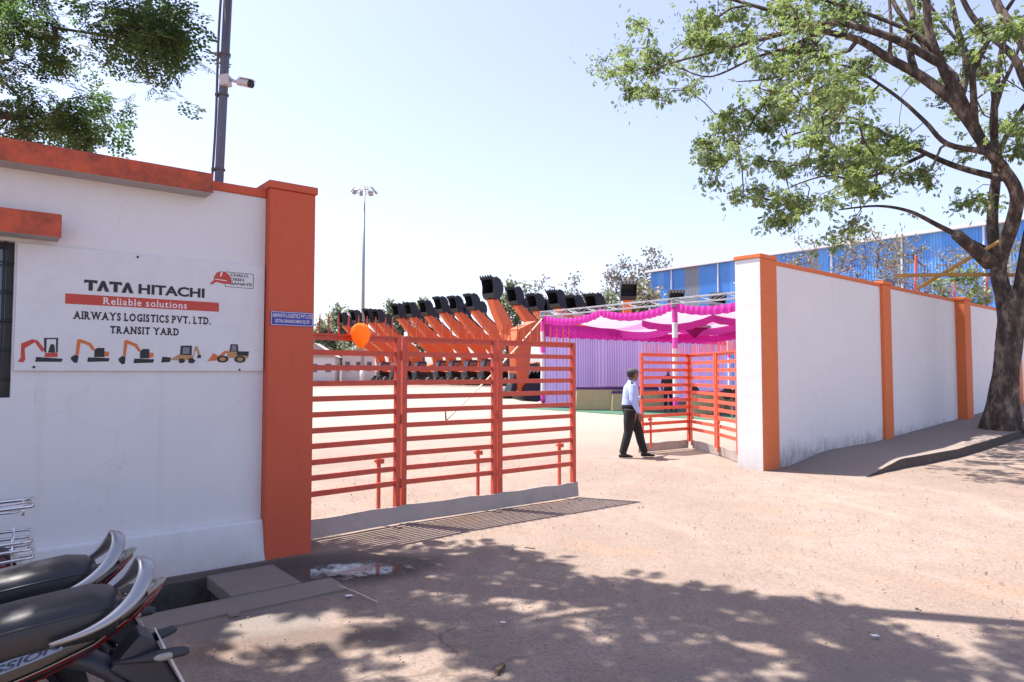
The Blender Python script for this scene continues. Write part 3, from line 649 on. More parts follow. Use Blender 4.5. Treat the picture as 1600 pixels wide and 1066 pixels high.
MB().tube([b2_+dr*.12, b2_+dr*.145], [.0345, .033], 14).build('lens', M['black'], cc)
mb = MB(); up = dr.cross(Vector((0, 1, 0))).normalized()
up = Vector((-dr.z*-1*.0, 0, 1)); mb.bar(b2_+dr*.02+Vector((0, 0, .037)), b2_+dr*.165+Vector((0, 0, .037)), .06, .006); mb.build('hood', M['camwhite'], cc)

# ------------------------------------------------------------------ gates
def gate(name, label, pts, m, nspike, group, rh=.027):
    pts = [Vector((*p, 0)) for p in pts]
    root = thing(name, label, 'gate', pts[0], 0, group)
    for i in range(len(pts)-1):
        a, b = pts[i], pts[i+1]; d = (b-a).normalized(); L = (b-a).length; nrm = Vector((d.y, -d.x, 0))
        F = frame((a.x, a.y), (d.x, d.y), (nrm.x, nrm.y)); g = .012
        mb = MB()
        for u in (g, L-g-.055): mb.fbox(F, (u, -.0275, .16), (u+.055, .0275, 1.965))
        pn = mb.build('gate_panel', m, root)
        for k in range(11):
            z = 1.95-.1525*k; hh = rh+.003 if k == 0 else rh
            x0 = g+.056
            if k == 0: MB().fbox(F, (g, -.029, 1.966), (L-g, .029, 1.985)).build('rail', m, pn)
            sg_ = random.uniform(-.003, .003); MB().fbox(F, (x0, -.010, z-hh+sg_), (L-g-.056, .010, z+hh+sg_)).build('rail', m, pn)
        for k in range(nspike):
            u = g+.03+(L-2*g-.06)*(k+.5)/nspike
            lean = random.uniform(-.006, .006)
            MB().tube([F(u, 0, 1.984), F(u+lean, lean, 2.13), F(u+lean*1.3, lean, 2.185)], [.0085, .008, .004], 6).build('spike', m, pn)
        u = L-.24
        mb = MB(); mb.fbox(F, (u, -.075, .10), (u+.03, -.045, .70)); mb.fbox(F, (u-.03, -.045, .64), (u+.06, -.024, .69)); mb.fbox(F, (u-.03, -.08, .655), (u, -.045, .68))
        mb.build('drop_bolt', m, pn)
        # rubber skirt: wavy strip hung along the foot of the panel
        mb = MB(); n = 16; top = []; bot = []; 
        for k in range(n+1):
            x = L*k/n; wv = .012*mnoise.noise(Vector((a.x*3+x*3.1, i, 2.5)))
            top.append((x, .034+wv*.4, .188+.008*mnoise.noise(Vector((x*4+i*7, 3, 1)))+.004*sin(x*9+i))); bot.append((x, .04+wv*1.4, .012))
        for lay, dd in ((0, 0), (1, .010)):
            mb.add([F(p[0], p[1]+dd, p[2]) for p in top]+[F(p[0], p[1]+dd+.012, p[2]) for p in bot], [(k, k+1, n+2+k, n+1+k) for k in range(n)])
        mb.add([F(p[0], p[1], p[2]) for p in top]+[F(p[0], p[1]+.010, p[2]) for p in top], [(k, k+1, n+2+k, n+1+k) for k in range(n)])
        mb.build('rubber_skirt', M['rubber'], pn)
        if i > 0:
            for z in (.42, 1.1, 1.78): MB().tube([a+Vector((0, 0, z-.05))+nrm*.034, a+Vector((0, 0, z+.05))+nrm*.034], .012, 8).build('hinge', m, pn)
    return root
gate('folding_gate', 'red folding gate of three barred panels hinged on the orange gatehouse pillar', [(-2.12, 6.48), (-1.20, 7.36), (-.18, 8.10), (.82, 8.91)], M['gate'], 11, 'folding yard gates')
gate('folding_gate', 'orange folding gate bent at a corner, held by the guard beside the white pillar', [(3.95, 11.95), (3.93, 13.15), (3.74, 14.42), (2.54, 13.55)], M['gate_r'], 14, 'folding yard gates', .032)
bc = at(568, 525, 7.0)+Vector((0, -.13, 0))
ba = thing('balloon', 'orange balloon tied to the top rail of the red gate', 'balloon', bc)
mb = MB(); R_ = [[bc+Vector((cos(2*pi*k/20)*r, sin(2*pi*k/20)*r, z)) for k in range(20)] for r, z in ((.012, -.128), (.045, -.105), (.078, -.06), (.098, 0), (.100, .03), (.088, .075), (.06, .105), (.025, .12))]
mb.rings(R_); mb.build('body', M['balloon'], ba, smooth=True)
MB().tube([bc+Vector((0, 0, -.126)), bc+Vector((0, 0, -.150))], [.006, .014], 8).build('knot', M['balloon'], ba)
MB().tube([bc+Vector((0, 0, -.148)), bc+Vector((.01, .06, -.10)), bc+Vector((0, .105, .0))], .002, 5).build('string', M['rope'], ba)

# ------------------------------------------------------------------ boundary wall
bw = thing('boundary_wall', 'long white boundary wall with orange pilasters and coping behind the sidewalk', 'wall', RW(10, 0, 0), radians(41))
WT = 3.50; PIL = [(5.02, .42, .07), (9.88, .5, .22), (14.8, .5, .22), (19.7, .5, .22), (24.6, .5, .22)]
edges_ = [.55]
t0 = .55
for (tp, w, pr) in PIL+[(29.5, .5, .2)]:
    MB().fbox(RW, (t0, -.28, -.3), (tp-.002, -.05, WT-.075)).build('wall_bay', M['wall_r'], bw)
    MB().fbox(RW, (t0, -.30, WT-.073), (tp-.002, -.03, WT)).build('coping', M['orange_r'], bw, bevel=.006)
    MB().fbox(RW, (tp, -.30, -.3), (tp+w, -.05+pr, WT-.03)).build('pilaster', M['orange_r'], bw, bevel=.008)
    MB().fbox(RW, (tp-.02, -.32, WT-.028), (tp+w+.02, -.03+pr, WT+.045)).build('pilaster_cap', M['orange_r'], bw, bevel=.008)
    t0 = tp+w+.002
gp2 = thing('gate_pillar', 'white ended gate pillar with orange face at the start of the boundary wall', 'pillar', RW(.27, -.2, 0), radians(41))
mb = MB(); mb.fbox(RW, (0, -.46, -.1), (.545, 0, 3.49))
o = mb.build('shaft', [M['orange_r'], M['wall_l']], gp2, bevel=.008)
for p in o.data.polygons:
    c = p.normal
    if c.x < -.5 or c.y > .5: p.material_index = 1
MB().fbox(RW, (-.015, -.475, 3.492), (.548, .016, 3.56)).build('cap', M['orange_r'], gp2, bevel=.008)

# bamboo poles lashed between the tree and the wall
def stick(name, label, a, b, r, m, cat='pole', bend=.02, group=None):
    a, b = Vector(a), Vector(b); o = thing(name, label, cat, a, 0, group)
    pts = [a.lerp(b, t)+Vector((0, 0, bend*sin(pi*t))) for t in np.linspace(0, 1, 9)]
    MB().tube(pts, r, 8).build('shaft', m, o, smooth=True)
    for t in (.2, .45, .7): 
        c = a.lerp(b, t)+Vector((0, 0, bend*sin(pi*t))); d = (b-a).normalized()
        MB().tube([c-d*.012, c+d*.012], r*1.16, 8).build('node_ring', m, o)
    return o
stick('bamboo_pole', 'level orange bamboo pole lashed to the trunk above the boundary wall', at(1398, 431, 16.6), at(1590, 430, 15.8), .045, M['bamboo'])
stick('bamboo_pole', 'slanting yellow bamboo pole crossing the fork of the big tree', at(1432, 452, 16.9), at(1574, 371, 15.4), .045, M['bamboo'])

# ------------------------------------------------------------------ pavilion
pv = thing('festival_tent', 'open sided festive tent with pink frills and lavender curtain in the yard', 'tent', PV(6, 6, 0), radians(-50))
QL, SL = 15.0, 14.0
mb = MB(); n = 1500; top = []; bot = []
for k in range(n+1):
    q = 14.6*k/n; a = .035*sin(q*34+2.2*sin(q*2.3)+3*mnoise.noise(Vector((q*1.3, 7, 0))))+.06*mnoise.noise(Vector((q*2.2, 0, 0)))
    top.append(PV(a*.4, q, 3.62)); bot.append(PV(a*1.25+.05*mnoise.noise(Vector((q*.8, 4, 0))), q, .02))
mb.add(top+bot, [(k, k+1, n+2+k, n+1+k) for k in range(n)])
mb.build('curtain', M['lavender'], pv, smooth=True)
def ruffle(F, L, zt, zb, swag, m, name, amp=.05, freq=26, off=0):
    mb = MB(); n = int(L*22); A = []; B = []; Cc = []
    for k in range(n+1):
        x = L*k/n; ph = x*freq+2*sin(x*1.7); sw = swag(x)
        wv = amp*sin(ph)
        A.append(F(x, off+wv*.3, zt(x)+sw)); B.append(F(x, off+wv, (zt(x)+zb(x))/2+sw)); Cc.append(F(x, off+wv*1.4, zb(x)+sw+.02*sin(ph*.5)))
    mb.add(A+B+Cc, [(k, k+1, n+2+k, n+1+k) for k in range(n)]+[(n+1+k, n+2+k, 2*n+3+k, 2*n+2+k) for k in range(n)])
    return mb.build(name, m, pv, smooth=True)
SWL = 3.6
def swag(x): f = (x % SWL)/SWL; return -.34*(4*f*(1-f))**.8
FE = lambda x, y, z: PV(x, y-.03, z)
ruffle(FE, SL, lambda x: 4.10, lambda x: 3.78, lambda x: .16+swag(x)*.9, M['pink'], 'valance')
ruffle(lambda x, y, z: PV(.16-y, x, z), 14.4, lambda x: 3.80, lambda x: 3.20, lambda x: 0, M['magenta'], 'back_valance', .03, 20)
# draped ceiling cloth: pink and white panels
def drape(s0, s1, q0, q1, zf, m, name):
    mb = MB(); n1, n2 = 10, 10
    mb.add([PV(s0+(s1-s0)*i/n1, q0+(q1-q0)*j/n2, zf(s0+(s1-s0)*i/n1, q0+(q1-q0)*j/n2)) for i in range(n1+1) for j in range(n2+1)],
           [(i*(n2+1)+j, (i+1)*(n2+1)+j, (i+1)*(n2+1)+j+1, i*(n2+1)+j+1) for i in range(n1) for j in range(n2)])
    return mb.build(name, m, pv, smooth=True)
def zc(s, q):
    f = (s % SWL)/SWL; return 4.08-.30*(4*f*(1-f))*.9-.28*sin(pi*min(1, q/QL))-.03*sin(q*3)
bands = [(0, 3.0, 'whitecloth'), (3.0, 4.2, 'rose'), (4.2, 7.2, 'whitecloth'), (7.2, 9.0, 'magenta'), (9.0, 15, 'rose')]
for a in range(4):
    for q0, q1, m in bands:
        if a > 1 and q0 > 2: m = {'whitecloth': 'magenta', 'rose': 'whitecloth', 'magenta': 'magenta'}[m]
        drape(a*SWL, min(SL, a*SWL+SWL), q0, q1, zc, M[m], 'ceiling_cloth')
def hangstrip(q, s0, s1, dz, m):
    mb = MB(); n = 40; A = []; B = []
    for k in range(n+1):
        s = s0+(s1-s0)*k/n; A.append(PV(s, q+.03*sin(k*1.9), zc(s, q)-.01)); B.append(PV(s, q+.05*sin(k*1.9), zc(s, q)-dz-.05*abs(sin(k*.8))))
    mb.add(A+B, [(k, k+1, n+2+k, n+1+k) for k in range(n)]); mb.build('hanging_frill', m, pv, smooth=True)
for q, s0, s1, dz, m in ((2.6, 3.6, 10.8, .28, 'magenta'), (5.0, 0, 10.8, .30, 'pink'), (8.0, 0, 12, .32, 'magenta'), (11, 0, 12, .30, 'magenta'), (5.2, 6, 14, .4, 'magenta'), (9.2, 8, 14, .45, 'whitecloth')): hangstrip(q, s0, s1, dz, M[m])
mb = MB(); c = PV(5.2, 4.2, 3.72)
mb.rings([[c+Vector((cos(2*pi*k/16)*r, sin(2*pi*k/16)*r, z)) for k in range(16)] for r, z in ((.62, .1), (.66, -.18), (.60, -.2), (.34, -.32), (.04, -.62))]); mb.build('canopy_rosette', M['magenta'], pv, smooth=True)
mb = MB(); mb.rings([[c+Vector((cos(2*pi*k/32)*(.665+.02*(k % 2)), sin(2*pi*k/32)*(.665+.02*(k % 2)), z)) for k in range(32)] for z in (-.1, -.2)], False); mb.build('rosette_trim', M['whitecloth'], pv)
# cloth wrapped poles
def wrapmat():
    t = NT('wrapped_pole'); sx = t.n('SeparateXYZ'); t.l(t.co.outputs['Object'], sx.inputs[0])
    r = t.ramp(t.math('MULTIPLY', sx.outputs[2], .25), [(0, (.70, .05, .40)), (.17, (.70, .66, .72)), (.62, (.80, .07, .42)), (.72, (.70, .66, .72)), (.86, (.70, .05, .38))]); 
    for nd in t.t.nodes:
        if nd.type == 'VALTORGB': nd.color_ramp.interpolation = 'CONSTANT'
    t.base(r); t.set(Roughness=.7); return t.m
M['wrap'] = wrapmat()
for s, q in ((0, 0), (7.3, 0), (14, 0), (0, 15), (14, 15), (7.3, 15)):
    p = PV(s, q, 0); mb = MB()
    R_ = [[p+Vector((cos(2*pi*k/14)*(.10+.008*sin(k*3+z*9)), sin(2*pi*k/14)*(.10+.008*cos(k*3+z*7)), z)) for k in range(14)] for z in np.linspace(.25, 3.98, 20)]
    mb.rings(R_); po = mb.build('pole', M['wrap'], pv, smooth=True)
    mb = MB(); mb.box(p+Vector((0, 0, .02)), (.32, .32, .03)); mb.tube([p+Vector((0, 0, .03)), p+Vector((0, 0, .25))], .05, 10); mb.build('pole_foot', M['black'], po)
    MB().box(p+Vector((0, 0, 4.2)), (.24, .24, .34)).build('pole_head', M['steel'], po)
def truss(a, b, name='truss', h=.20, parent=None):
    a, b = Vector(a), Vector(b); L = (b-a).length; n = max(2, int(L/.55)); mb = MB(); Z = Vector((0, 0, h))
    side = (b-a).normalized().cross(Vector((0, 0, 1)))*.13
    for o in (side, -side):
        mb.tube([a+o, b+o], .017, 6); mb.tube([a+o+Z, b+o+Z], .017, 6)
        for k in range(n):
            p, q = a.lerp(b, k/n), a.lerp(b, (k+1)/n)
            mb.tube([p+o+(Z if k % 2 else Z*0), q+o+(Z*0 if k % 2 else Z)], .008, 5)
            mb.tube([p+o, p+o+Z], .008, 5)
    return mb.build(name, M['steel'], parent)
truss(PV(0, -.05, 4.14), PV(14, -.05, 4.14), parent=pv); truss(PV(0, 15, 4.14), PV(14, 15, 4.14), parent=pv)
truss(PV(0, 0, 4.14), PV(0, 15, 4.14), parent=pv); truss(PV(14.6, 0, 4.42), PV(14.6, 15, 4.42), parent=pv)
truss(PV(7.3, 0, 4.14), PV(7.3, 15, 4.14), parent=pv)
for q in (2.5, 6, 9.5, 13): MB().tube([PV(14.6, q, 3.9), PV(14.6, q+.2, 5.3)], .04, 8).build('strut', M['bambored'], pv)
mb = MB(); mb.fbox(PV, (-.4, -1.1, .006), (14, 14.8, .012)); cp = mb.build('carpet', M['carpet']); tag(cp, 'dark green carpet spread on the ground under the festive tent', 'carpet')
# guy rope to its peg
gA, gB = PV(.1, -.1, 4.05), G(697, 657)
gr = thing('guy_rope', 'cream guy rope slanting from the tent corner down to a peg', 'rope', gB)
MB().tube([gA.lerp(gB, t)-Vector((0, 0, .10*sin(pi*t))) for t in np.linspace(0, 1, 10)], .030, 6).build('cord', M['rope'], gr, smooth=True)
MB().tube([gB+Vector((0, 0, -.05)), gB+Vector((-.03, .02, .38))], [.03, .02], 7).build('peg', M['dry'], gr)
# tables with straw skirts
def table(label, c, L, Wd, rz, round_=False, top=.82, cloth='purple', stuffm='thatch'):
    o = thing('skirted_table', label, 'table', Vector((c[0], c[1], 0)), rz, 'straw skirted tables under the tent')
    mb = MB(); path = []
    if round_: path = [(L/2*cos(2*pi*k/40), L/2*sin(2*pi*k/40)) for k in range(40)]
    else:
        for a, b in (((-L/2, -Wd/2), (L/2, -Wd/2)), ((L/2, -Wd/2), (L/2, Wd/2)), ((L/2, Wd/2), (-L/2, Wd/2)), ((-L/2, Wd/2), (-L/2, -Wd/2))):
            n = int(max(4, sqrt((a[0]-b[0])**2+(a[1]-b[1])**2)/.05)); path += [(a[0]+(b[0]-a[0])*k/n, a[1]+(b[1]-a[1])*k/n) for k in range(n)]
    n = len(path)
    def ring(z, sc, jit): return [Vector((x*sc*(1+(jit if k % 2 else -jit)), y*sc*(1+(jit if k % 2 else -jit)), z+(random.uniform(-.015, .015) if z < .1 else 0))) for k, (x, y) in enumerate(path)]
    mb.rings([ring(.03, 1.03, .012), ring(top-.02, .99, .010)], False); mb.build('straw_skirt', M[stuffm], o, world=False)
    mb = MB(); mb.rings([ring(top-.10, 1.012, .006), ring(top, 1.0, .002), ring(top+.012, .98, 0)]); mb.build('table_top', M[cloth], o, world=False)
    return o
tc = G(948, 643); d0 = atan2(.64, .768)
table('long straw skirted table with purple top at the left of the lavender curtain', (tc.x+.55, tc.y+.9), 3.4, .9, radians(-6), top=.98)
table('straw skirted table behind the guard beside the half open gate', (5.3, 28.6), 2.2, .8, radians(-8), cloth='purple')
table('round straw skirted table seen through the folded gate panels', (7.4, 26.4), 1.2, 1.2, 0, True, .86)
table('round straw skirted table close to the white pillar', (8.9, 26.8), 1.2, 1.2, 0, True, .86)
table('long dark skirted table at the far right of the tent', (10.2, 29), 2.6, .8, radians(-20), cloth='magenta')
def chair(label, c, rz, grp='black chairs under the tent'):
    o = thing('banquet_chair', label, 'chair', Vector((c[0], c[1], 0)), rz, grp)
    MB().box((0, 0, .46), (.46, .46, .07)).build('seat', M['black'], o, world=False, bevel=.02)
    mb = MB(); mb.rings([[Vector((x, -.22-.02*(z-.5), z)) for x, z in ((-.22, zz),)] for zz in ()] or [[Vector((cos(2*pi*k/16)*.23, -.22+.03*d, .82+sin(2*pi*k/16)*.24)) for k in range(16)] for d in (-1, 1)])
    mb.build('backrest', M['black'], o, world=False)
    for x in (-.2, .2):
        for y in (-.2, .2): MB().tube([(x, y, .44), (x*1.1, y*1.1, .01)], .014, 6).build('leg', M['steel'], o, world=False)
    return o
ch0 = [('black chair in the tent just left of the gate middle post', 8.2, 25.6), ('black chair in the tent right of the gate middle post', 9.1, 25.9), ('black chair in the tent nearest the white pillar', 7.9, 23.9), ('black chair behind the round straw table', 7.3, 27.6)]
for l, x, y in ch0: chair(l, (x, y), random.uniform(-.5, .5)+pi)

# ------------------------------------------------------------------ excavators
def excavator(label, loc, head, boom, stk, bpose, group, sc=1.0, mat_=None):
    o = thing('excavator', label, 'excavator', loc, head, group)
    om = M['excav']; K = lambda x, y, z: Vector((x*sc, y*sc, z*sc)); bs = lambda mb, n, m, p=o, **k: mb.build(n, m, p, world=False, **k)
    for s in (-1, 1):
        prof = [(cos(t)*.45-1.65, sin(t)*.45+.45) for t in np.linspace(pi/2, 3*pi/2, 7)]+[(cos(t)*.45+1.65, sin(t)*.45+.45) for t in np.linspace(-pi/2, pi/2, 7)]
        tr = bs(MB().prism(prof, K, s*1.0-.27, s*1.0+.27), 'track', M['track'])
        mb = MB()
        for x in (-1.65, 1.65): mb.tube([K(x, s*1.0-.285, .45), K(x, s*1.0+.285, .45)], .30*sc, 12)
        bs(mb, 'sprocket', M['rod'], tr)
    bs(MB().prism([(-1, .45), (1.2, .45), (1.25, 1.55), (-1.5, 1.55)], K, -.72, 1.0), 'undercarriage', M['track'])
    bs(MB().prism([(-2.5, 1.58), (-2.65, 1.8), (-2.5, 2.55), (-1.2, 2.65), (.3, 2.3), (1.1, 2.1), (1.2, 1.58)], K, -1.25, 1.25), 'house', om)
    cb = bs(MB().prism([(-.1, 1.12), (-.1, 2.85), (.1, 3.0), (1.25, 2.95), (1.65, 2.0), (1.65, 1.12)], K, .28, 1.2), 'cab', M['black'])
    bs(MB().prism([(1.30, 2.88), (1.68, 2.02), (1.675, 1.5), (1.70, 1.5), (1.705, 2.03), (1.33, 2.90)], K, .34, 1.14), 'windscreen', M['glass'], cb)
    bs(MB().prism([(.05, 1.75), (.05, 2.75), (1.15, 2.75), (1.5, 1.9), (1.5, 1.75)], K, 1.201, 1.212), 'side_window', M['glass'], cb)
    mb = MB()
    def arm(pts, w, hs):
        P = [Vector((p[0], 0, p[1])) for p in pts]; R_ = []
        for i, p in enumerate(P):
            d = (P[min(i+1, len(P)-1)]-P[max(i-1, 0)]).normalized(); nn = Vector((-d.z, 0, d.x)); h = hs[i]/2
            R_.append([K(*(p+nn*h+Vector((0, -w/2-.25, 0)))), K(*(p+nn*h+Vector((0, w/2-.25, 0)))), K(*(p-nn*h+Vector((0, w/2-.25, 0)))), K(*(p-nn*h+Vector((0, -w/2-.25, 0))))])
        mb.rings(R_)
    arm(boom, .85, [.68, 1.1, 1.38, 1.22, .90][:len(boom)]); bo = bs(mb, 'boom', om)
    mb = MB(); arm(stk, .72, [.55, 1.15, .88, .52]); bs(mb, 'stick', om)
    def ram(a, b, r=.085):
        a = Vector((a[0], -.25, a[1])); b = Vector((b[0], -.25, b[1])); c = a.lerp(b, .62)
        m1 = MB(); m1.tube([a*sc, c*sc], r*sc, 8); m2 = MB(); m2.tube([c*sc, b*sc], r*.55*sc, 8)
        r1 = bs(m1, 'hydraulic_cylinder', om if r > .08 else M['bucket']); bs(m2, 'piston_rod', M['rod'], r1)
    ram((boom[0][0]+.8, boom[0][1]-.3), (boom[2][0]+.3, boom[2][1]-.2), .1)
    n1 = Vector((-(boom[-1][1]-boom[-2][1]), 0, boom[-1][0]-boom[-2][0])).normalized()
    ram((boom[2][0]+n1.x*.5, boom[2][1]+n1.z*.5), (stk[0][0]+n1.x*.25, stk[0][1]+n1.z*.25), .09)
    d = Vector((stk[-1][0]-stk[0][0], 0, stk[-1][1]-stk[0][1])); n2 = Vector((-d.z, 0, d.x)).normalized()
    ram((stk[1][0]+n2.x*.8, stk[1][1]+n2.z*.8), (stk[-1][0]-d.x*.08+n2.x*.6, stk[-1][1]-d.z*.08+n2.z*.6), .075)
    # bucket: side cheeks, curved back, teeth; pose = angle of the mouth
    bx, bz = stk[-1]; ca, sa = cos(bpose), sin(bpose)
    out = [(-.10, -.12), (.25, -.05), (.50, .25), (.62, .75), (.95, 1.30), (.55, 1.62), (.05, 1.55), (-.35, 1.20), (-.52, .70), (-.40, .20)]
    T = lambda p: (bx+1.02*(p[0]*ca-p[1]*sa), bz+1.02*(p[0]*sa+p[1]*ca))
    mb = MB()
    for y in (-.95, .41): mb.prism([T(p) for p in out], K, y, y+.04)
    bk = [(.95, 1.30), (.55, 1.62), (.05, 1.55), (-.35, 1.20), (-.52, .70), (-.40, .20), (-.10, -.12), (.25, -.05), (.48, .25)]
    for i in range(len(bk)-1):
        a, b = T(bk[i]), T(bk[i+1]); mb.add([K(a[0], -.93, a[1]), K(a[0], .43, a[1]), K(b[0], .43, b[1]), K(b[0], -.93, b[1])], [(0, 1, 2, 3)])
    for k in range(5):
        y = -.87+.31*k; mb.prism([T(p) for p in ((.80, 1.42), (1.02, 1.20), (1.22, 1.52))], K, y-.05, y+.06)
    bs(mb, 'bucket', M['bucket'])
    mb = MB(); mb.prism([(bx-d.x*.30+n2.x*.45, bz-d.z*.30+n2.z*.45), (bx-d.x*.02+n2.x*.75, bz-d.z*.02+n2.z*.75), (bx+n2.x*.4, bz+n2.z*.4), (bx-d.x*.22+n2.x*.2, bz-d.z*.22+n2.z*.2)], K, -.52, .02); bs(mb, 'linkage', M['bucket'])
    return o
HEAD = atan2(-.64, -.768)
BOOM = [(.2, 1.9), (.75, 3.4), (1.6, 4.5), (2.9, 5.2), (4.0, 5.7)]; STK = [(3.3, 5.5), (4.1, 5.95), (5.7, 7.1), (7.0, 8.1)]
RG = 'orange excavators parked in a row'
ordn = ['first', 'second', 'third', 'fourth', 'fifth', 'sixth', 'seventh', 'eighth', 'ninth', 'tenth', 'eleventh', 'twelfth', 'thirteenth', 'fourteenth', 'fifteenth', 'sixteenth', 'seventeenth', 'eighteenth']
BPX = [(537, 489), (556, 485), (577, 483), (590, 484), (622, 475), (642, 473), (665, 470), (690, 464), (713, 463), (741, 459), (805, 449), (840, 459), (869, 454), (899, 462), (933, 459)]
proto = None
for i, (bx, by) in enumerate(BPX):
    # the bucket sits over the row line; the machine stands 6.1 m behind it along its heading
    r = (bx-800)/FPX; base = Vector((-24.8, 100, 0)); e = Vector((.64, -.768, 0)); h = Vector((-.768, -.64, 0))
    p0 = base+h*0; k = (r*p0.y-p0.x)/(e.x-r*e.y); tip = p0+e*k
    loc = tip-h*6.95
    if proto is None:
        proto = excavator('', (0, 0, 0), 0, BOOM, STK, .12, RG); o = proto
    else: o = clone(proto)
    o.location = loc; o.rotation_euler = (0, 0, HEAD+random.uniform(-.04, .04))
    want = CH+(582-by)*tip.y/FPX; o.scale = (1, 1, 1); s = want/9.72
    o.scale = (.97, .97, max(.85, min(1.15, s)))
    o['label'] = 'orange excavator with raised black bucket, %s from the left end of the row' % ordn[i] if i < 10 else 'orange excavator with raised black bucket, %s of those between the tall one and the tent' % ordn[i-10]
for i, (bx, by) in enumerate([(547, 496), (568, 494), (604, 490), (632, 487), (655, 483), (679, 481), (702, 477), (727, 474), (752, 470), (822, 466), (855, 468), (886, 472), (916, 472)]):
    r = (bx-800)/FPX; base = Vector((-24.8, 100, 0))+Vector((.768, .64, 0))*11; k = (r*base.y-base.x)/(e.x-r*e.y); tip = base+e*k
    o = clone(proto); o.location = tip-h*6.95; o.rotation_euler = (0, 0, HEAD+random.uniform(-.04, .04)); o.scale = (.97, .97, max(.8, min(1.15, (CH+(582-by)*tip.y/FPX)/9.72)))
    o['label'] = 'orange excavator of the back row, its bucket peeping between front ones, %s from the left' % ordn[i]; o['group'] = 'orange excavators in the back row'
ROOTM.pop(proto)
# the tall one in front of the row and the one with its arm hanging down beside the tent
bw_ = at(768, 470, 40)
hd = Vector((-.72, -.69, 0)).normalized(); B2 = [(.2, 1.9), (.5, 3.4), (1.0, 4.6), (1.8, 5.4), (2.5, 5.8)]; S2 = [(2.0, 5.55), (2.45, 6.1), (3.3, 7.3), (4.0, 8.3)]
excavator('tallest orange excavator with big toothed bucket raised above the row', Vector((bw_.x, 40, 0))-hd*4.2*.72, atan2(hd.y, hd.x), B2, S2, .30, RG, .72)
cA = Vector((.2, 33.2, 0)); h3 = Vector((-.80, -.60, 0))
excavator('orange excavator beside the tent with its arm hanging straight down', cA-h3*4.3, atan2(h3.y, h3.x), [(.3, 1.9), (1.1, 3.2), (2.2, 3.9), (3.4, 3.9), (4.5, 3.6)], [(4.3, 4.0), (4.3, 3.3), (4.3, 1.9), (4.3, .7)], pi*.5, RG, .92)
for k, (bx, by, lb) in enumerate(((985, 441, 'orange excavator facing the road with square bucket above the tent frills'), (1060, 454, 'orange excavator whose square bucket shows above the tent pole'), (1126, 458, 'orange excavator whose bucket shows above the tent next to the white pillar'))):
    tip = at(bx, by, 60); s = tip.z/9.72
    o = excavator(lb, Vector((tip.x+.3, 65.2, 0)), radians(-90-3), BOOM, [(2.9, 5.8), (3.5, 6.15), (4.5, 7.2), (5.2, 8.2)], -.1, RG, s)

# ------------------------------------------------------------------ mast, shed, houses
mp = G(566, 597); mtop = CH+(582-288)*mp.y/FPX
ms = thing('floodlight_mast', 'very tall thin floodlight mast standing in the yard behind the balloon', 'mast', Vector((mp.x, mp.y, 0)))
MB().tube([Vector((mp.x, mp.y, 0)), Vector((mp.x, mp.y, mtop))], [.34, .20], 12).build('shaft', M['steel'], ms, smooth=True)
MB().tube([Vector((mp.x, mp.y, 0)), Vector((mp.x, mp.y, 2.2))], [.42, .40], 12).build('base_casing', M['whitemetal'], ms, smooth=True)
mb = MB(); cz = Vector((mp.x, mp.y, mtop-1.0)); rr = 1.5
mb.tube([cz+Vector((cos(2*pi*k/16)*rr, sin(2*pi*k/16)*rr, 0)) for k in range(17)], .06, 6)
for k in range(4): mb.tube([cz, cz+Vector((cos(pi*k/2)*rr, sin(pi*k/2)*rr, 0))], .05, 6)
mb.build('ring_frame', M['steel'], ms)
for k in range(8):
    t = 2*pi*(k+.5)/8; dv_ = Vector((cos(t), sin(t), 0)); Rm = Matrix.Rotation(t, 3, 'Z') @ Matrix.Rotation(radians(-40), 3, 'Y')
    MB().box(cz+dv_*(rr+.35)+Vector((0, 0, .25)), (.16, .85, 1.0), Rm).build('floodlight', M['steel'], ms)
# blue shed, sheet by sheet
A0 = Vector((17.2, 84, 0)); ed = Vector((.64, -.768, 0)); nd_ = Vector((-.768, -.64, 0)); SH = 13.9
sh = thing('factory_shed', 'huge blue corrugated factory shed behind the boundary wall', 'building', A0, 0)
def sheet_mesh(z0, z1, m):
    mb = MB(); n = 4; w = 1.0; pts = []
    for k in range(n):
        x = k*w/n; pts += [(x, 0), (x+.13, 0), (x+.155, .05), (x+.225, .05)]
    pts.append((w, 0))
    F = lambda x, y, z: ed*x+nd_*y+Vector((0, 0, z))
    mb.add([F(x, y, z0) for x, y in pts]+[F(x, y, z1) for x, y in pts], [(k, k+1, len(pts)+k+1, len(pts)+k) for k in range(len(pts)-1)])
    return mb.build('cladding_sheet', m, sh, world=False)
protos = {}
for row, (za, zb_) in enumerate(((0, 7.2), (7.21, SH))):
    for k in range(58):
        m = 'fibre' if (k in (5, 6, 13, 20, 28, 36, 44) and row in (0, 1)) else ('blueclad2' if (k*7+row*3) % 5 == 0 else 'blueclad')
        key = (row, m)
        if key not in protos: o = sheet_mesh(za, zb_, M[m]); protos[key] = o
        else: o = protos[key].copy(); COL.objects.link(o)
        o.location = ed*(k*1.002)+nd_*(.004*(k % 2)+.012*row)
mb = MB(); F = lambda x, y, z: A0+ed*x+nd_*y+Vector((0, 0, z))
for a, b in (((-.6, -26, SH+.02), (58.8, .5, SH+.30)),): mb.fbox(F, a, b)
mb.build('roof', M['whitemetal'], sh)
MB().fbox(F, (-.02, -26, 0), (.0, -.01, SH)).build('end_wall', M['blueclad'], sh)
for k in range(9): MB().tube([F(3.2+6.4*k, .16, 0), F(3.2+6.4*k, .16, SH)], .10, 8).build('downpipe', M['pipe'], sh)
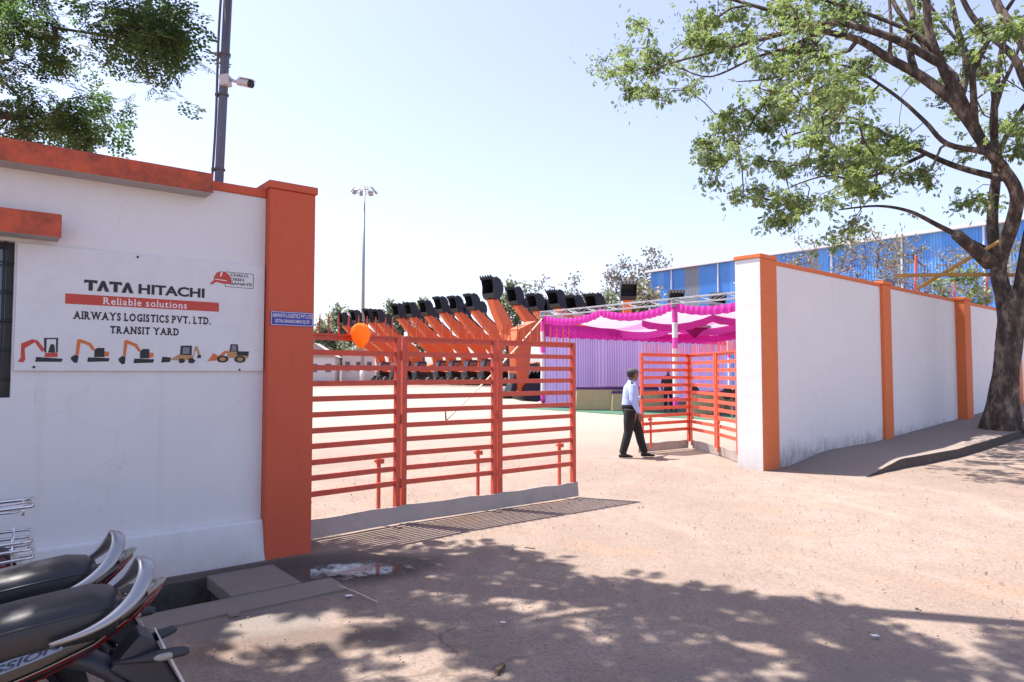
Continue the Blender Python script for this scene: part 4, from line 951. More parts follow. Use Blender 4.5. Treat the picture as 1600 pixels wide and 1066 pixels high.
# small white roofed shelter behind the wall
shp = thing('roofed_shelter', 'low white metal roof showing just above the boundary wall near the tree', 'shelter', RW(9, -9, 0))
mb = MB(); 
A_ = [(8.2, -2.6, 3.60), (12.5, -2.6, 3.60), (12.5, -5.4, 4.30), (8.2, -5.4, 4.30)]
mb.add([RW(*q) for q in A_]+[RW(q[0], q[1], q[2]+.04) for q in A_], [(0, 1, 2, 3), (4, 7, 6, 5), (0, 4, 5, 1), (1, 5, 6, 2), (2, 6, 7, 3), (3, 7, 4, 0)])
mb.build('roof', M['whitemetal'], shp)
for t in (8.4, 12.3):
    for p, zz in ((-2.7, 3.61), (-5.3, 4.26)): MB().tube([RW(t, p, 0), RW(t, p, zz)], .06, 8).build('post', M['steel'], shp)
sb = thing('loudspeaker_box', 'grey loudspeaker box on a stand behind the boundary wall coping', 'speaker', RW(8.9, -1.4, 0))
MB().box(RW(8.9, -1.4, 3.75), (.40, .35, .62), Matrix.Rotation(radians(41), 3, 'Z')).build('cabinet', M['pole'], sb, bevel=.02)
MB().tube([RW(8.9, -1.4, 0), RW(8.9, -1.4, 3.44)], .03, 8).build('stand', M['steel'], sb)
def house(label, x, y, w, d, h, rh, rz):
    o = thing('small_house', label, 'house', (x, y, 0), rz, 'white houses beyond the yard')
    MB().box((0, 0, h/2), (w, d, h)).build('walls', M['house'], o, world=False)
    MB().prism([(-w/2-.4, h+.003), (w/2+.4, h+.003), (0, h+rh)], I3, -d/2-.4, d/2+.4).build('roof', M['tiles'], o, world=False)
    for k in range(3): 
        wn = MB().box((-w/2+w*(k+.5)/3, -d/2-.01, h*.55), (w*.14, .08, h*.34)).build('window', M['glass'], o, world=False)
        MB().box((-w/2+w*(k+.5)/3, -d/2-.05, h*.55-h*.19), (w*.18, .12, .08)).build('sill', M['house'], wn, world=False)
house('white gabled house at the far left seen just past the orange pillar', -36.5, 128, 7.5, 6, 4.4, 2.6, .1)
house('white house behind the balloon at the left end of the excavators', -29.6, 132, 6, 6, 5.0, 1.2, .2)
fw = thing('compound_wall', 'low pale compound wall at the far edge of the yard', 'wall', (-20, 140, 0))
for k in range(24): MB().box((-78+6.0*k+20, 0, 1.2), (5.97, .3, 2.4)).build('wall_bay', M['house'], fw, world=False)

# ------------------------------------------------------------------ foliage tools
def frond_template(npinna, rach, plen, nleaf, ll, lw, tip=True):
    Q = []
    for i in range(npinna):
        x0 = rach*(.25+.75*(i+.5)/npinna)
        for sgn in (-1, 1):
            pl_ = plen*(.75+.35*sin(pi*(i+.6)/npinna)); ang = sgn*radians(62-26*i/npinna)
            dx, dy = cos(ang), sin(ang)
            for j in range(nleaf):
                s = pl_*(j+.8)/nleaf; cx, cy = x0+dx*s, dy*s
                for sd in ((-1, 1) if nleaf > 3 else (0,)):
                    a2 = ang+sd*radians(58); lx, ly = cos(a2), sin(a2); k = ll*(1 if sd else 1.6)*(.75+.25*sin(pi*(j+1)/(nleaf+1)))
                    w = lw*(1 if sd else 1.3); z = -.25*s*s/plen-.12*(x0/rach)**2*rach
                    b = np.array([cx, cy, z]); L = np.array([lx, ly, -.15])*k; Wv = np.array([-ly, lx, .0])*w/2
                    Q.append([b, b+L*.45+Wv, b+L, b+L*.55-Wv])
    return np.array(Q)
def place_fronds(T, P, Dv, Nv, sc, drop=0, jit=0):
    # T (K,4,3); P base (N,3); Dv forward dir; Nv approx up
    X = Dv/np.linalg.norm(Dv, axis=1, keepdims=True); Y = np.cross(Nv, X); Y /= np.linalg.norm(Y, axis=1, keepdims=True)+1e-9; Z = np.cross(X, Y)
    R_ = np.stack([X, Y, Z], 2)*sc[:, None, None]
    V = np.einsum('nij,kqj->nkqi', R_, T)+P[:, None, None, :]
    if jit: V = V+RNG.normal(size=V.shape[:2])[:, :, None, None]*jit*R_[:, None, None, :, 2]/sc[:, None, None, None]+RNG.normal(size=(*V.shape[:2], 1, 3))*jit*.5+RNG.normal(size=V.shape)*jit*.22
    V = V.reshape(-1, 4, 3)
    return V[RNG.random(len(V)) > drop] if drop else V
def rdirs(n, up=0., flat=.5):
    v = RNG.normal(size=(n, 3)); v[:, 2] *= flat; v[:, 2] += up; return v/np.linalg.norm(v, axis=1, keepdims=True)
class Tree:
    def __init__(s): s.p = []; s.par = []; s.fix = []
    def chain(s, pts, rad, parent=-1):
        ids = []
        for q, r in zip(pts, rad): s.p.append(Vector(q)); s.par.append(parent); s.fix.append(r); parent = len(s.p)-1; ids.append(parent)
        return ids
    def attract(s, targets, jit=.12, sag=.1, start=0):
        for a in targets:
            a = Vector(a); A = np.array([tuple(q) for q in s.p]); d = np.linalg.norm(A-np.array(a), axis=1); d[:start] = 1e9
            j = int(d.argmin()); p = s.p[j]; L = d[j]; n = max(2, min(7, int(L/.35)))
            par = j
            for k in range(1, n+1):
                t = k/n; q = p.lerp(a, t)+Vector((0, 0, sag*L*sin(pi*t)))
                if k < n: q += Vector(RNG.normal(size=3)*jit*L/n)
                s.p.append(q); s.par.append(par); s.fix.append(None); par = len(s.p)-1
    def radii(s, tip=.006, power=2.3, cap=9):
        n = len(s.p); acc = [0.]*n; ch = [0]*n
        for i in range(n): 
            if s.par[i] >= 0: ch[s.par[i]] += 1
        for i in range(n-1, -1, -1):
            if ch[i] == 0: acc[i] = tip**power
            if s.par[i] >= 0: acc[s.par[i]] += acc[i]
        s.r = [s.fix[i] if s.fix[i] else min(cap, acc[i]**(1/power), (s.fix[s.par[i]]*.8 if s.par[i] >= 0 and s.fix[s.par[i]] else 9)) for i in range(n)]
    def mesh(s, mb, minr=0, maxr=9, wob=0):
        n = len(s.p); kids = [[] for _ in range(n)]
        for i in range(n):
            if s.par[i] >= 0: kids[s.par[i]].append(i)
        starts = [i for i in range(n) if s.par[i] < 0]; stack = [(i, None) for i in starts]
        while stack:
            i, par = stack.pop(); path = ([par] if par is not None else [])+[i]
            while kids[i]:
                ks = sorted(kids[i], key=lambda k: -s.r[k]); 
                for k in ks[1:]: stack.append((k, i))
                i = ks[0]; path.append(i)
            if len(path) < 2: continue
            sk_ = getattr(s, 'skip', 0)
            while len(path) > 2 and path[1] < sk_: path = path[1:]
            if path[-1] < sk_: continue
            rr_ = [s.r[k] for k in path]
            if par is not None: rr_[0] = min(rr_[0], rr_[1]*1.25)
            big = max(rr_); ns = 14 if big > .15 else 8 if big > .05 else 5 if big > .015 else 4
            mb.tube([s.p[k] for k in path], rr_, ns, cap=True)
def catmull(pts, m=5):
    P = [Vector(p) for p in pts]; out = []
    for i in range(len(P)-1):
        a, b, c, d = P[max(i-1, 0)], P[i], P[i+1], P[min(i+2, len(P)-1)]
        for k in range(m):
            t = k/m; out.append(.5*((2*b)+(c-a)*t+(2*a-5*b+4*c-d)*t*t+(3*b-a-3*c+d)*t**3))
    out.append(P[-1]); return out

# ------------------------------------------------------------------ the big tree by the wall
rt = thing('rain_tree', 'big spreading tree with thick bare trunk growing on the sidewalk', 'tree', (11.3, 15.5, .3))
T = Tree(); Yt = 15.6
def depth_at(px): return 15.2+max(0, min(650, 1600-px))/650*4.2
def limb(pxs, r0, r1, parent=-1, m=5):
    pxs = [(a, b, depth_at(a)+(y-(9.6+max(0, (a-950))/640*5.4))*.55) for a, b, y in pxs]
    pts = catmull([at(*q) for q in pxs], m); n = len(pts); rad = [r0+(r1-r0)*(k/(n-1))**.8 for k in range(n)]
    if parent >= 0: pts, rad = pts[1:], rad[1:]
    return T.chain(pts, rad, parent)
gz = .42
tb = Vector((11.10, 15.5, gz-.15))
tr_pts = catmull([tb, (11.13, 15.5, .9), (11.20, 15.5, 1.6), (11.29, 15.5, 2.3), (11.37, 15.5, 3.0), (11.40, 15.45, 3.5)], 10)
tr_rad = [float(np.interp(q.z, (.2, .5, .9, 1.5, 2.3, 2.7, 3.1, 3.5), (.42, .36, .295, .250, .245, .24, .20, .06))) for q in tr_pts]
trunk_ids = T.chain(tr_pts, tr_rad)
top = trunk_ids[-1]
L2 = limb([(1576, 525, 15.5), (1570, 470, 15.42), (1560, 425, 15.3), (1567, 390, 15.1), (1583, 345, 14.9), (1588, 300, 14.6), (1560, 255, 14.2), (1530, 215, 13.9), (1500, 165, 13.4), (1470, 100, 12.9), (1452, 50, 12.6), (1446, -10, 12.4), (1430, -90, 12.2)], .20, .075)
L1 = limb([(1562, 410, 15.4), (1552, 372, 15.5), (1551, 330, 15.6), (1556, 280, 15.7), (1556, 240, 15.8), (1552, 190, 16.2), (1560, 110, 16.8), (1575, 30, 17.4)], .15, .06, L2[11])
L0 = limb([(1582, 520, 15.5), (1594, 460, 15.5), (1606, 390, 15.3), (1618, 330, 15.0), (1630, 260, 14.7)], .17, .14)
L2n = lambda f: L2[int(len(L2)*f)]
Lb = limb([(1500, 165, 13.4), (1440, 120, 12.8), (1390, 92, 12.2), (1340, 62, 11.7), (1285, 48, 11.3), (1220, 22, 10.9), (1160, 4, 10.6), (1090, -16, 10.3)], .135, .03, L2n(.62))
Lc = limb([(1590, 285, 14.5), (1500, 262, 14.6), (1447, 240, 14.4), (1390, 212, 14.2), (1337, 192, 14.0), (1272, 201, 13.6), (1225, 215, 13.3)], .085, .02, L2n(.48))
Ld = limb([(1575, 265, 14.2), (1545, 240, 13.8), (1480, 225, 13.2), (1445, 190, 12.8), (1400, 150, 12.4), (1337, 109, 12.0), (1300, 100, 11.8)], .085, .02, L2n(.52))
Le = limb([(1548, 395, 15.3), (1510, 375, 14.9), (1465, 352, 14.6), (1420, 330, 14.2), (1370, 322, 14.0), (1310, 328, 13.8)], .095, .018, L2[12])
Lf = limb([(1430, 115, 12.7), (1420, 70, 13.2), (1425, 20, 13.8), (1400, -40, 14.2)], .10, .05, Lb[5])
Lg = limb([(1470, 100, 12.9), (1400, 62, 11.8), (1330, 40, 11.0), (1285, 38, 10.4), (1160, 70, 9.9), (1080, 90, 9.7), (1010, 110, 9.5)], .11, .02, L2n(.74))
Lh = limb([(1500, 160, 13.4), (1510, 100, 14.0), (1495, 40, 14.6), (1480, -30, 15)], .10, .05, L2n(.58))
Li = limb([(1630, 262, 14.7), (1645, 220, 14.4), (1640, 150, 14.0), (1600, 70, 13.8), (1560, 10, 13.6), (1540, -50, 13.4)], .17, .07, L0[-1])
Lj = limb([(1556, 250, 15.8), (1590, 180, 16.2), (1640, 120, 16.4)], .07, .04, L1[int(len(L1)*.55)])
Lk = limb([(1447, 240, 14.4), (1400, 262, 14.0), (1340, 280, 13.6), (1290, 275, 13.3), (1240, 290, 13.1)], .06, .015, Lc[9])
Ll = limb([(1285, 48, 11.3), (1230, 75, 10.9), (1180, 90, 10.6), (1110, 120, 10.3), (1060, 105, 10)], .06, .015, Lb[19])
for pts_, r0, r1, pa in (
  ([(1503, 131, 13.2), (1431, 56, 13.4), (1394, 0, 13.6), (1380, -40, 13.8)], .08, .04, L2n(.64)),
  ([(1390, 86, 12.2), (1392, 40, 12.5), (1388, -20, 12.8)], .05, .03, Lb[9]),
  ([(1514, 124, 13.2), (1552, 49, 13.6), (1590, -10, 13.9)], .07, .04, L2n(.60)),
  ([(1630, 180, 14.2), (1600, 124, 13.6), (1581, 86, 13.3), (1525, 34, 13), (1500, -10, 12.8)], .10, .05, Li[6]),
  ([(1555, 180, 16.1), (1550, 130, 15.9), (1533, 105, 15.6), (1480, 45, 15.2), (1440, -10, 15)], .07, .03, L1[int(len(L1)*.6)]),
  ([(1563, 139, 16.4), (1585, 94, 16.8), (1602, 38, 17)], .06, .03, L1[int(len(L1)*.72)]),
  ([(1338, 75, 11.6), (1263, 101, 11.3), (1210, 122, 11.1), (1150, 128, 10.9)], .055, .012, Lb[14]),
  ([(1218, 127, 11.1), (1180, 184, 11.2), (1150, 233, 11.2), (1130, 262, 11.2)], .03, .010, Lb[20]),
  ([(1150, 8, 10.5), (1100, 42, 10.4), (1056, 75, 10.2)], .035, .012, Lb[28]),
  ([(1530, 215, 13.9), (1480, 120, 13.2), (1440, 60, 12.5), (1350, 20, 11.8), (1250, -10, 11.2)], .10, .03, L2n(.52))):
    limb(pts_, r0, r1, pa)
blobs = [(955, 105, 35, 18, 4), (985, 120, 45, 30, 8), (1020, 80, 50, 35, 8), (1070, 110, 40, 40, 8), (1000, 150, 40, 15, 4), (1050, 30, 80, 30, 10), (1140, 40, 60, 45, 12), (1200, 20, 60, 25, 10),
         (1270, 25, 60, 30, 14), (1330, 18, 70, 24, 12), (1250, 60, 40, 30, 9), (1235, 95, 25, 20, 5), (1180, 110, 70, 40, 10), (1120, 190, 30, 20, 5), (1125, 225, 30, 35, 8), (1115, 270, 30, 22, 6), (1175, 230, 50, 35, 9), (1190, 180, 60, 40, 9),
         (1240, 170, 50, 40, 9), (1290, 165, 50, 45, 9), (1330, 130, 60, 40, 7), (1180, 305, 45, 16, 8), (1225, 310, 40, 20, 6), (1265, 320, 40, 25, 8), (1225, 348, 30, 15, 5), (1290, 260, 60, 25, 9), (1350, 270, 60, 25, 8), (1240, 265, 40, 18, 6),
         (1400, 215, 60, 40, 8), (1330, 215, 50, 40, 8), (1290, 370, 16, 10, 2), (1325, 358, 20, 14, 3), (1345, 300, 26, 14, 3), (1410, 285, 40, 22, 5), (1440, 330, 24, 14, 3), (1530, 310, 34, 20, 8), (1500, 322, 20, 8, 3),
         (1470, 190, 60, 60, 5), (1480, 60, 60, 50, 8), (1560, 60, 50, 60, 8), (1560, 170, 40, 50, 6), (1400, 30, 60, 30, 9), (1520, 230, 40, 30, 4), (1590, 210, 30, 40, 4), (1450, 260, 40, 20, 4),
         (1150, -40, 160, 40, 16), (1350, -60, 150, 45, 18), (1540, -70, 120, 60, 16), (1690, 60, 80, 120, 26), (1680, 230, 60, 60, 10)]
tg = []
for cx, cy, rx, ry, n in blobs:
    for _ in range(max(1, int(n*(1.0 if cx < 1385 else .5)))):
        a = RNG.uniform(0, 2*pi); r = sqrt(RNG.uniform()); px, py = cx+cos(a)*rx*r, cy+sin(a)*ry*r
        tg.append(at(px, py, depth_at(px)+RNG.normal()*1.1))
for _ in range(90):   # the far half of the crown, over the yard and the road
    a = RNG.uniform(0, 2*pi); r = 6.5*sqrt(RNG.uniform()); q = Vector((12.5+cos(a)*r, 17.5+sin(a)*r*.8, RNG.uniform(8.5, 12)))
    if q.y > 15 or q.x > 13: tg.append(q)
for _ in range(34):   # lower branches whose leaf shade falls on the road right of the kerb
    px, py = RNG.uniform(1475, 1690), RNG.uniform(698, 762)
    if px < 1520 and py < 715: continue
    q = G(px, py); h = RNG.uniform(6.2, 7.4); tg.append(Vector((q.x-.392*h, q.y+.174*h, h)))
tp = T.p[trunk_ids[-1]]
tg.sort(key=lambda q: (q-tp).length)
T.attract(tg, .16, .05, start=len(trunk_ids)); T.radii(.0095, 2.7, .032)
mb = MB()
nT = len(trunk_ids); sub = Tree(); sub.p = T.p[:nT]; sub.par = T.par[:nT]; sub.fix = T.fix[:nT]; sub.r = T.r[:nT]
tm = MB(); ring = []
for i in range(nT):
    p = T.p[i]; r = T.r[i]; zr = p.z
    def br(t):
        c, q = cos(t), sin(t); a = .12*mnoise.noise(Vector((c*1.5, q*1.5, zr*.6)))+.07*mnoise.noise(Vector((c*4, q*4, zr*1.5)))
        a += .055*(1-2*abs(mnoise.noise(Vector((c*7, q*7, zr*2.2)))))+.03*mnoise.noise(Vector((c*16, q*16, zr*7)))
        return r*(1+a+.25*max(0, 1-(zr-.3)/.6)*max(0, sin(3*t+1)))
    ring.append([p+Vector((cos(2*pi*k/56), sin(2*pi*k/56), 0))*br(2*pi*k/56) for k in range(56)])
tm.rings(ring); tm.build('trunk', M['bark'], rt, smooth=True)
for i in range(nT): T.p[i] = T.p[i]
T2 = MB(); 
T.skip = nT; T.mesh(T2); T2.build('limbs', M['bark'], rt, smooth=True)
# broken stub on the left fork
s0 = at(1548, 412, 15.25); s1 = at(1494, 366, 15.0)
MB().tube([s0, s0.lerp(s1, .6), s1], [.17, .13, .12], 10).build('broken_stub', M['bark'], rt, smooth=True)
TF = frond_template(4, .17, .10, 3, .05, .034)
TF2 = frond_template(3, .12, .08, 3, .046, .030)
P = np.array([tuple(q) for q in tg]); nper = 13
cnt = np.clip((RNG.gamma(1.6, 13, len(P))), 2, 60).astype(int)
base = np.repeat(P, cnt, 0); base = base+RNG.normal(size=base.shape)*np.array([.17, .17, .10])*RNG.uniform(.6, 1.3, (len(base), 1))
dirs = rdirs(len(base), -.35, .6); ups = rdirs(len(base), 1.3, .6)
Q = place_fronds(TF2, base, dirs, ups, RNG.uniform(.6, 1.25, len(base)))
fo = fromquads('foliage', Q+RNG.normal(size=Q.shape)*.006, M['leaf_r'], rt); fo['kind'] = 'stuff'
pb = np.repeat(P[RNG.random(len(P)) < .7], 7, 0); pb = pb+RNG.normal(size=pb.shape)*.24
pd = rdirs(len(pb), -1.8, .5)*RNG.uniform(.10, .19, (len(pb), 1)); sd = rdirs(len(pb), 0, .1)*.014
po = fromquads('seed_pods', np.stack([pb-sd*.4, pb+pd*.5-sd, pb+pd, pb+pd*.5+sd], 1), M['pods'], rt); po['kind'] = 'stuff'

# ------------------------------------------------------------------ the overhanging tree behind the gatehouse
ot = thing('rain_tree', 'feathery dark tree overhanging the gatehouse roof from the top left', 'tree', (-8.4, 8.6, 0))
T = Tree()
tr = T.chain(catmull([(-8.4, 8.6, -.2), (-8.3, 8.55, 1.5), (-8.0, 8.4, 3.0), (-7.6, 8.2, 4.2)], 5), [.42]*6+[.36]*10)
la = T.chain(catmull([(-7.6, 8.2, 4.2), (-6.6, 7.8, 5.4), (-5.2, 7.2, 6.1), (-3.8, 6.6, 6.6), (-2.4, 6.2, 6.9), (-.8, 6.0, 7.1), (.8, 5.6, 7.2), (2.2, 5.4, 7.3)], 5)[1:], np.linspace(.26, .04, 35), tr[-1])
lb_ = T.chain(catmull([(-7.6, 8.2, 4.2), (-6.8, 7.0, 5.6), (-5.4, 5.6, 6.4), (-3.6, 4.6, 6.9), (-1.8, 4.2, 7.2), (.4, 3.9, 7.4), (2.6, 3.6, 7.6)], 5)[1:], np.linspace(.24, .04, 30), tr[-1])
lc_ = T.chain(catmull([(-7.8, 8.3, 3.8), (-7.0, 8.0, 4.3), (-6.1, 7.6, 4.5), (-5.4, 7.4, 4.4)], 5)[1:], np.linspace(.12, .03, 15), tr[-3])
# leaves in view at the top left
vis = []
for cx, cy, rx, ry, n, dep in ((25, 20, 40, 45, 9, 7.0), (40, 70, 60, 40, 9, 7.1), (15, 110, 30, 40, 4, 7.2), (85, 85, 30, 20, 4, 7.2), (60, 170, 70, 30, 8, 7.6), (130, 175, 50, 24, 8, 7.6), (90, 205, 70, 18, 9, 7.6), (140, 205, 14, 14, 4, 7.6), (20, 200, 30, 30, 5, 7.6),
                               (225, 25, 50, 30, 10, 6.6), (190, 45, 35, 20, 5, 6.6), (265, 55, 35, 25, 7, 6.5), (285, 78, 18, 10, 3, 6.5), (235, 85, 20, 25, 4, 6.5), (232, 120, 10, 14, 2, 6.5), (170, 15, 30, 20, 4, 6.6)):
    for _ in range(n):
        a = RNG.uniform(0, 2*pi); r = sqrt(RNG.uniform()); vis.append(at(min(272, cx+cos(a)*rx*r), cy+sin(a)*ry*r, dep+RNG.normal()*.25))
# leaves above the frame that throw the dappled shade on the road
def in_shade(px, py):
    pts = [(300, 915), (440, 868), (560, 850), (700, 850), (800, 852), (830, 882), (990, 893), (1060, 925), (1250, 942), (1350, 958), (1400, 1000), (1480, 1000), (1620, 985), (1750, 1020), (1750, 1500), (0, 1500), (0, 1000)]
    c = False; j = len(pts)-1
    for i in range(len(pts)):
        (xi, yi), (xj, yj) = pts[i], pts[j]
        if (yi > py) != (yj > py) and px < (xj-xi)*(py-yi)/(yj-yi)+xi: c = not c
        j = i
    return c
shade = []; tries = 0
while len(shade) < 330 and tries < 9000:
    tries += 1; x = RNG.uniform(-3.4, 4.0); y = RNG.uniform(1.2, 6.8); py = 582+FPX*CH/y; px = 800+x/y*FPX
    if not in_shade(px, py): continue
    den = mnoise.noise(Vector((x*1.1, y*1.3, 4.2)))+1.0*mnoise.noise(Vector((x*2.7, y*3.1, 1.2)))
    if den < (-.06 if x < .4 else -.10): continue
    h = RNG.uniform(6.3, 7.7); shade.append(Vector((x-.392*h, y+.174*h, h)))
allt = sorted(vis+shade, key=lambda q: (q-Vector((-7.6, 8.2, 4.2))).length)
T.attract(allt, .3, .04, start=len(tr)); T.radii(.0045, 2.4)
mb = MB(); T.mesh(mb); mb.build('limbs', M['bark_dark'], ot, smooth=True)
TV = frond_template(4, .22, .12, 5, .040, .026)
Pv = np.array([tuple(q) for q in vis]); b = np.repeat(Pv, 6, 0)+RNG.normal(size=(len(Pv)*6, 3))*.10
Q1 = place_fronds(TV, b, rdirs(len(b), -.25, .5), rdirs(len(b), 1.4, .5), RNG.uniform(.7, 1.2, len(b)), .25, .008)
TS_ = frond_template(4, .30, .15, 3, .075, .05)
Ps = np.array([tuple(q) for q in shade]); b = np.repeat(Ps, 5, 0)+RNG.normal(size=(len(Ps)*5, 3))*np.array([.12, .12, .08])
Q2 = place_fronds(TS_, b, rdirs(len(b), -.15, .4), rdirs(len(b), 2.0, .5), RNG.uniform(.55, .95, len(b)))
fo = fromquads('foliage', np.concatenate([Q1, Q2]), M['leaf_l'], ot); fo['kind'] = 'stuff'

# ------------------------------------------------------------------ trees farther off
def far_tree(name, label, px0, px1, ytop, Y, leafm, nclump, leaf, bare=False, group=None, kind='tree', zlow=.25, barkm='bark_far'):
    c = (px0+px1)/2; x = (c-800)/FPX*Y; top = CH+(582-ytop)*Y/FPX; w = (px1-px0)/FPX*Y/2
    o = thing(name, label, kind, (x, Y, 0), 0, group); T = Tree(); rt_ = top*.022+.04
    ids = T.chain(catmull([(x, Y, -.1), (x+.1*w, Y, top*.2), (x-.05*w, Y, top*.42), (x, Y, top*.6)], 4), np.linspace(rt_, rt_*.5, 13))
    tg = []
    for _ in range(nclump):
        v = RNG.normal(size=3); v /= np.linalg.norm(v); r = RNG.uniform(.35, 1)**.6
        zc_ = top*(zlow+1)/2; hz = top*(1-zlow)/2
        q = Vector((x+v[0]*w*r*(1+.25*mnoise.noise(Vector(v)*2+Vector((c, 0, 0)))), Y+v[1]*w*r*.8, zc_+v[2]*hz*r*(1+.2*mnoise.noise(Vector(v)*2.5+Vector((0, c, 0)))))); tg.append(q)
    tg.sort(key=lambda q: (q-Vector((x, Y, top*.4))).length)
    T.attract(tg, .3, .05, start=3); T.radii(rt_*(.055 if bare else .04), 2.2)
    mb = MB(); T.mesh(mb); mb.build('trunk', M[barkm], o, smooth=True)
    P = np.array([tuple(q) for q in tg]); k = 26 if not bare else 16; sp_ = w*(.16 if not bare else .12)
    b = np.repeat(P, k, 0)+RNG.normal(size=(len(P)*k, 3))*sp_
    d = rdirs(len(b), -.1, .8)*leaf; s = np.cross(d, rdirs(len(b), .5, 1)); s /= np.linalg.norm(s, axis=1, keepdims=True)+1e-9; s *= leaf*.34
    f = fromquads('crown', np.stack([b, b+d*.5+s, b+d, b+d*.5-s], 1), M[leafm], o); f['kind'] = 'stuff'
    return o
BG = 'trees beyond the yard'
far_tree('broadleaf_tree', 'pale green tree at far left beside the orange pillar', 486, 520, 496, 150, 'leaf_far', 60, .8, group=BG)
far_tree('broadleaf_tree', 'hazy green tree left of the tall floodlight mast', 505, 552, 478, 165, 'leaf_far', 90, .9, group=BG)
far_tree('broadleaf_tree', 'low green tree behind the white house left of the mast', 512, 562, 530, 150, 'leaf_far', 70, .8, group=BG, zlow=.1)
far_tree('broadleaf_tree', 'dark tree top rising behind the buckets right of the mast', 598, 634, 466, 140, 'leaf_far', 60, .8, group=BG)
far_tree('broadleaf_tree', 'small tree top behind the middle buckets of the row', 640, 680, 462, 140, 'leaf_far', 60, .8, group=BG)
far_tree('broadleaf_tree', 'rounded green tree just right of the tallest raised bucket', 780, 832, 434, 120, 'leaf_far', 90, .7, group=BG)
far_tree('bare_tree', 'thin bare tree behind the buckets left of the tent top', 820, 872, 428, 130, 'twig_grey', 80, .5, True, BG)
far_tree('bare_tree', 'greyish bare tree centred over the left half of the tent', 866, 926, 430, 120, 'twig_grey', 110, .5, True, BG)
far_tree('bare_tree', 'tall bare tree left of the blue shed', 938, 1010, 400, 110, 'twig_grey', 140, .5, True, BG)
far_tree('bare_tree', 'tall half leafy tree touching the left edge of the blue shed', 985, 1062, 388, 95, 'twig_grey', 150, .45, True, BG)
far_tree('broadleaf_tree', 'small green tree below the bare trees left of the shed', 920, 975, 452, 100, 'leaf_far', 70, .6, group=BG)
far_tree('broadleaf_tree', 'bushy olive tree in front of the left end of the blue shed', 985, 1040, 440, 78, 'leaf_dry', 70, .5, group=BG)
DG = 'dusty trees between the boundary wall and the shed'
far_tree('dusty_tree', 'thin dusty tree behind the wall just right of the white pillar', 1222, 1290, 350, 30, 'leaf_dry', 60, .12, True, DG, zlow=.4)
far_tree('dusty_tree', 'broad dusty brown tree above the middle of the boundary wall', 1300, 1400, 330, 28, 'leaf_dry', 110, .12, True, DG, zlow=.35)
far_tree('dusty_tree', 'dusty tree with dry leaves left of the bamboo poles', 1375, 1455, 345, 27, 'leaf_dry', 90, .12, True, DG, zlow=.35)
far_tree('dusty_tree', 'dusty leafy tree behind the forked trunk', 1455, 1545, 372, 26, 'leaf_dry', 90, .12, True, DG, zlow=.35)
far_tree('dusty_tree', 'dusty tree at the right edge behind the trunk', 1570, 1650, 360, 27, 'leaf_dry', 80, .12, True, DG, zlow=.35)
far_tree('green_shrub', 'fresh green shrub topping the wall under the slanting bamboo', 1462, 1535, 408, 22, 'leaf_r', 40, .14, False, None, 'shrub', .5)

# ------------------------------------------------------------------ motorcycles
def sect(x, zc, hw, hh, n=20, ex=2.6, yo=0, flat=0):
    R_ = []
    for k in range(n):
        t = 2*pi*k/n; c, s = cos(t), sin(t)
        R_.append(Vector((x, yo+hw*abs(c)**(2/ex)*(1 if c >= 0 else -1), zc+hh*abs(s)**(2/ex)*(1 if s >= 0 else -1))))
    return R_
def wheel(o, x, r, w, bs):
    wh = thing_part = MB(); 
    R_ = []
    for k in range(36):
        t = 2*pi*k/36; R_.append([Vector((x+cos(t)*(r-w*.5+cos(a)*w*.5), sin(a)*w*.5, r+sin(t)*(r-w*.5+cos(a)*w*.5))) for a in [2*pi*j/10 for j in range(10)]])
    R_.append(R_[0]); wh.rings(R_, False); w1 = bs(wh, 'wheel', M['tyre'], smooth=True)
    mb = MB(); mb.tube([Vector((x, -.06, r)), Vector((x, .06, r))], .06, 14)
    for k in range(6):
        t = pi*k/3; mb.bar(Vector((x, 0, r)), Vector((x+cos(t)*(r-w*.9), 0, r+sin(t)*(r-w*.9))), .03, .035, (0, 1, 0))
    R2 = []
    for k in range(37):
        t = 2*pi*k/36; q = r-w*.95; R2.append([Vector((x+cos(t)*(q+a), b, r+sin(t)*(q+a))) for a, b in ((-.012, -.035), (.012, -.04), (.012, .04), (-.012, .035))])
    mb.rings(R2, False); bs(mb, 'rim', M['bikegrey'], w1)
